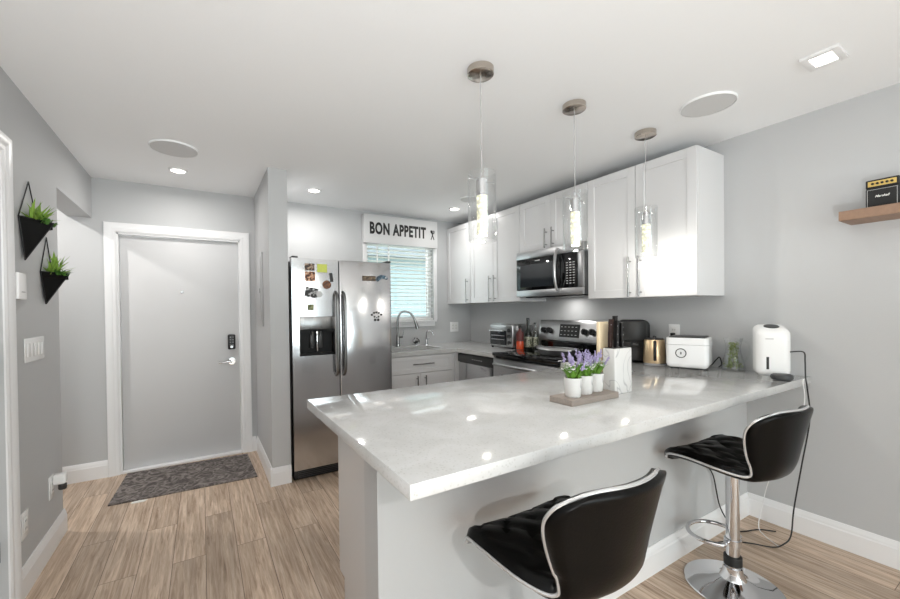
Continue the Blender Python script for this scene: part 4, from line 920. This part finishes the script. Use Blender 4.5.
# glass carafe with greens
va = thing('glass_carafe', 'clear glass pitcher holding green herb stems', 'pitcher', (2.890, 1.138, TOP), -1.2)
MB().lathe([(0, 0.0), (0.058, 0.0), (0.062, 0.005), (0.060, 0.035), (0.040, 0.12), (0.038, 0.15), (0.050, 0.205), (0.0485, 0.205), (0.0365, 0.15), (0.0385, 0.12), (0.058, 0.035), (0.058, 0.007), (0, 0.006)], n=36).build('glass_body', M['glass'], va)
b = MB(); b.tube([(0.048, 0, 0.19), (0.075, 0, 0.17), (0.078, 0, 0.11), (0.05, 0, 0.05)], 0.005); b.build('handle', M['glass'], va)
random.seed(21); b = MB()
for i in range(330):
    z = random.uniform(0.015, 0.175); rm = 0.050 if z < 0.04 else 0.026; an = random.uniform(0, 2 * PI); r = rm * math.sqrt(random.random())
    c = Vector((r * math.cos(an), r * math.sin(an), z)); d = Vector((random.uniform(-1, 1), random.uniform(-1, 1), random.uniform(-0.2, 1.4))).normalized(); b.blade(c, c + d * 0.014, 0.009)
for i in range(6):
    an = i * 1.05; b.tube([(0.03 * math.cos(an), 0.03 * math.sin(an), 0.008), (0.012 * math.cos(an + 1), 0.012 * math.sin(an + 1), 0.165)], 0.0016, n=5, smooth=False)
b.build('herb_stems', M['leaf_g'] if 'leaf_g' in M else mat('herb_green', (122, 140, 62), 0.5, vary=0.4, vscale=60), va)

# dehumidifier
dh = thing('dehumidifier', 'tall rounded white dehumidifier at the right end of the bar', 'dehumidifier', (2.838, 0.932, TOP), -1.02)
b = MB(); b.box(-0.077, 0.077, -0.064, 0.064, 0.004, 0.306, 0.036, 7)
for v_ in b.bm.verts: v_.co.z -= max(0.0, min(1.0, (v_.co.z - 0.15) / 0.12)) * (0.064 - v_.co.y) * 0.30
b.build('body', M['white'], dh)
MB(Matrix.Translation((0, -0.005, 0.2855)) @ Matrix.Rotation(0.291, 4, 'X')).lathe([(0, -0.003), (0.040, -0.003), (0.042, 0.002), (0.038, 0.005), (0, 0.0055)], n=32, sx=0.85, sy=0.7).build('control_disc', M['dark'], dh)
b = MB(); b.box(-0.036, -0.024, -0.0655, -0.0635, 0.045, 0.115, 0.0006, 1); b.build('water_gauge', M['black'], dh)
b = MB(); b.box(-0.040, -0.004, -0.0650, -0.0636, 0.215, 0.221); b.build('maker_mark', M['silverprint'], dh, smooth=False)
b = MB(); b.box(-0.05, 0.05, -0.04, 0.04, 0, 0.0045); b.build('base', M['whitem'], dh, smooth=False)
ps = thing('smart_speaker', 'small black rounded puck speaker before the dehumidifier', 'speaker', (2.722, 0.848, TOP))
MB().lathe([(0, 0), (0.036, 0), (0.046, 0.005), (0.0495, 0.016), (0.046, 0.028), (0.036, 0.0335), (0, 0.0345)], n=40).build('body', M['dark'], ps)

# ------------------------------------------------------------------ shelf with amplifier
sh = thing('wall_shelf', 'floating oak shelf on the right wall', 'shelf', (XR, 0.641, 1.753), -PI / 2)
b = MB(); b.box(0.0, 0.62, -0.20, -0.0005, -0.012, 0.036, 0.002, 1); b.build('shelf_board', M['shelfwood'], sh)
am = thing('mini_amplifier', 'miniature black guitar amplifier with gold panel on the oak shelf', 'mini amplifier', (2.862, 0.506, 1.7895), -PI / 2)
b = MB(); b.box(-0.054, 0.054, -0.026, 0.026, 0.0, 0.097, 0.004, 2); b.build('speaker_cabinet', M['tolex'], am)
b = MB(); b.box(-0.047, 0.047, -0.0275, -0.0262, 0.006, 0.089); gr = b.build('grille_cloth', M['ink'], am, smooth=False)
b = MB(); 
for (x0, x1, zz0, zz1) in ((-0.049, 0.049, 0.089, 0.0905), (-0.049, 0.049, 0.0045, 0.006), (-0.0485, -0.047, 0.006, 0.089), (0.047, 0.0485, 0.006, 0.089)): b.box(x0, x1, -0.0285, -0.0262, zz0, zz1)
b.build('white_piping', M['silverprint'], gr, smooth=False)
text('script_logo', 'Marshall', M['paper'], gr, Matrix.Translation((0.0, -0.028, 0.056)) @ FACE, 0.0145, sx=0.95, bold=0.0003, ext=0.0005, shear=0.35)
b = MB(); b.box(-0.054, 0.054, -0.026, 0.026, 0.0975, 0.139, 0.004, 2); hdm = b.build('amp_head', M['tolex'], am)
b = MB(); b.box(-0.046, 0.046, -0.0275, -0.0262, 0.106, 0.131); gp = b.build('gold_panel', M['goldpanel'], hdm, smooth=False)
for i in range(5):
    b = MB(); b.cyl((-0.03 + i * 0.0155, -0.030, 0.118), 0.0052, 0.006, 'y', n=12); b.build('knob', M['black'], gp)

# ------------------------------------------------------------------ bar stools
def shell_surface(nu=48, nv=25):
    prof = [(0.180, -0.045, 0.205, 0.0), (0.172, -0.024, 0.218, 0.0), (0.14, -0.006, 0.230, 0.0), (0.06, 0.0, 0.232, 0.0), (-0.04, -0.012, 0.215, 0.0), (-0.12, -0.022, 0.185, 0.01), (-0.172, -0.014, 0.162, 0.03),
            (-0.200, 0.035, 0.166, 0.055), (-0.215, 0.10, 0.187, 0.075), (-0.228, 0.165, 0.208, 0.085), (-0.238, 0.215, 0.216, 0.085), (-0.247, 0.256, 0.203, 0.07), (-0.252, 0.278, 0.165, 0.05)]
    P = [Vector((p[0], p[1], 0)) for p in prof]; Q = [Vector((p[2], p[3], 0)) for p in prof]
    k = 4; PP, _ = catmull(P, False, k); QQ, _ = catmull(Q, False, k)
    return PP, QQ
def make_stool():
    t = thing('bar_stool', '', 'bar stool', (0, 0, 0), 0, 'black and chrome bar stools at the breakfast bar')
    ZS = 0.615
    PP, QQ = shell_surface(); N = len(PP); nv = 25
    def S(i, v):
        y, z = PP[i].x, PP[i].y; hw, wrap = QQ[i].x, QQ[i].y
        zz = z + ZS
        if wrap < 0.03: zz += 0.018 * (v * v) * (1 - i / N) 
        zt = 0.0
        if i > N * 0.6: zt = -0.02 * abs(v) ** 5 * (i / N)
        return Vector((hw * v, y + wrap * v * v, zz + zt))
    G = [[S(i, -1 + 2 * j / (nv - 1)) for j in range(nv)] for i in range(N)]
    def nrm(i, j):
        a = G[min(i + 1, N - 1)][j] - G[max(i - 1, 0)][j]; b_ = G[i][min(j + 1, nv - 1)] - G[i][max(j - 1, 0)]
        return a.cross(b_).normalized()        # towards the sitter? fixed below
    sgn = 1 if nrm(8, nv // 2).z > 0 else -1
    def patch(i0, i1, thick_in, thick_out, quilt):
        b = MB(); top = []; bot = []
        for i in range(i0, i1 + 1):
            rt = []; rb = []
            for j in range(nv):
                n_ = nrm(i, j) * sgn; v = -1 + 2 * j / (nv - 1)
                ed = min(1.0, (1 - abs(v)) / 0.18); ed = math.sqrt(max(0, 1 - (1 - ed) ** 2))
                eu = min(1.0, min(i, N - 1 - i) / 3.0 + (0.25 if i < N / 2 else 0.0)); eu = math.sqrt(max(0, 1 - (1 - eu) ** 2))
                e = 0.18 + 0.82 * min(ed, eu)
                q = 0.0
                if quilt:
                    a = (G[i][j].x + G[i][j].y) / 0.11; c = (G[i][j].x - G[i][j].y) / 0.11
                    q = -0.011 * (math.exp(-((a - round(a)) / 0.07) ** 2) + math.exp(-((c - round(c)) / 0.07) ** 2)) * min(ed, 1)
                rt.append(b.bm.verts.new(G[i][j] + n_ * (thick_in * e + q))); rb.append(b.bm.verts.new(G[i][j] - n_ * thick_out * e))
            top.append(rt); bot.append(rb)
        R = range(len(top) - 1)
        for i in R:
            for j in range(nv - 1):
                b.bm.faces.new((top[i][j], top[i][j + 1], top[i + 1][j + 1], top[i + 1][j])); b.bm.faces.new((bot[i][j], bot[i + 1][j], bot[i + 1][j + 1], bot[i][j + 1]))
            b.bm.faces.new((top[i][0], top[i + 1][0], bot[i + 1][0], bot[i][0])); b.bm.faces.new((top[i][-1], bot[i][-1], bot[i + 1][-1], top[i + 1][-1]))
        for j in range(nv - 1):
            b.bm.faces.new((top[0][j], bot[0][j], bot[0][j + 1], top[0][j + 1])); b.bm.faces.new((top[-1][j], top[-1][j + 1], bot[-1][j + 1], bot[-1][j]))
        return b
    cut = 24
    patch(0, cut, 0.030, 0.020, True).build('seat', M['leather'], t, angle=60)
    patch(cut, N - 1, 0.018, 0.020, False).build('backrest', M['leather'], t, angle=60)
    # piping around the rim
    path = [G[i][0] for i in range(0, N, 2)] + [G[N - 1][j] for j in range(2, nv - 2, 3)] + [G[i][-1] for i in range(N - 1, -1, -2)] + [G[0][j] for j in range(nv - 4, 1, -4)]
    cen = Vector((0, 0, 0))
    b = MB(); b.tube(path, 0.0052, n=8, closed=True); b.build('chrome_piping', M['trimchrome'], t)
    b = MB(); b.lathe([(0, 0.560), (0.028, 0.560), (0.034, 0.566), (0.075, 0.570), (0.075, 0.577), (0, 0.577)], n=28); b.build('mounting_plate', M['black'], t)
    MB().cyl((0, 0, 0.35), 0.027, 0.44, n=28).build('column', M['chrome'], t)
    MB().lathe([(0, 0.055), (0.031, 0.055), (0.031, 0.145), (0, 0.145)], n=28).build('lower_column', M['chrome'], t)
    MB().lathe([(0.0315, 0.108), (0.036, 0.110), (0.036, 0.150), (0.028, 0.153)], n=28).build('black_collar', M['rubber'], t)
    MB().lathe([(0, 0.0), (0.190, 0.0), (0.195, 0.004), (0.192, 0.009), (0.15, 0.018), (0.09, 0.029), (0.052, 0.048), (0.040, 0.075), (0.038, 0.10), (0, 0.10)], n=64).build('base', M['chrome'], t)
    b = MB(); pts = [(-0.0, 0.031, 0.0)]
    ring = [(0.0 + 0.112 * math.cos(a), 0.085 + 0.10 * math.sin(a), 0.215) for a in [PI * 2 * k_ / 20 - PI / 2 for k_ in range(1, 20)]]
    b.tube([(0.012, 0.02, 0.215)] + ring[1:-1] + [(-0.012, 0.02, 0.215)], 0.0095, n=10); b.lathe([(0.0275, 0.20), (0.034, 0.202), (0.034, 0.23), (0.0275, 0.232)], n=24); b.build('footrest', M['chrome'], t)
    b = MB(); b.tube([(0.03, 0, 0.553), (0.10, 0.0, 0.553), (0.165, 0.0, 0.545)], 0.005, n=8); b.build('height_lever', M['chrome'], t)
    return t
S1 = make_stool(); S1.location = (0.915, 0.805, 0); S1.rotation_euler.z = -0.02; S1['label'] = 'black bar stool with silver piping nearest the viewer, base out of frame'
S2 = copy_tree(S1); S2.location = (2.132, 0.845, 0); S2.rotation_euler.z = -0.07; S2['label'] = 'black bar stool with round chrome base beside the right wall'

# ------------------------------------------------------------------ cords
def cord(name, pts, r, m, label, n=8):
    b = MB(); b.tube(pts, r, n=n); o = b.build(name, m); tag(o, label, 'cord'); return o
cord('power_cord', [(2.835, 0.848, 1.06), (2.83, 0.79, 1.065), (2.80, 0.775, 1.02), (2.79, 0.770, 0.93), (2.80, 0.765, 0.86), (2.81, 0.76, 0.70), (2.80, 0.79, 0.45), (2.79, 0.82, 0.20), (2.78, 0.83, 0.05), (2.74, 0.85, 0.005), (2.66, 0.87, 0.005), (2.60, 0.95, 0.005), (2.52, 1.02, 0.005), (2.42, 1.05, 0.01)], 0.0035, M['black'], 'black power cord hanging from the dehumidifier to the floor behind the stool')
cord('charging_cable', [(2.80, 0.780, 0.9205), (2.795, 0.782, 0.90), (2.79, 0.775, 0.80), (2.77, 0.80, 0.60), (2.80, 0.92, 0.35), (2.84, 0.98, 0.12), (2.80, 0.98, 0.02), (2.75, 0.93, 0.005), (2.70, 0.86, 0.004)], 0.0022, M['white'], 'thin white cable hanging behind the right bar stool')
cord('floor_cord', [(2.40, 1.092, 0.45), (2.50, 1.086, 0.36), (2.56, 1.075, 0.16), (2.64, 1.04, 0.03), (2.70, 1.02, 0.006), (2.80, 0.98, 0.006), (2.86, 0.92, 0.006)], 0.0035, M['black'], 'black cord lying in the floor corner under the bar')
ac = cord('appliance_cord', [(2.945, 1.533, 1.118), (2.935, 1.51, 1.115), (2.93, 1.48, 1.09), (2.93, 1.475, 1.00), (2.935, 1.45, 0.93), (2.93, 1.30, 0.919), (2.945, 1.26, 0.96), (2.94, 1.235, 0.985), (2.945, 1.225, 0.94), (2.94, 1.24, 0.919)], 0.0035, M['black'], 'black plug and cord behind the rice cooker on the worktop')
b = MB(); b.box(2.940, 2.9665, 1.522, 1.548, 1.108, 1.132, 0.005, 2); b.build('plug', M['black'], ac)
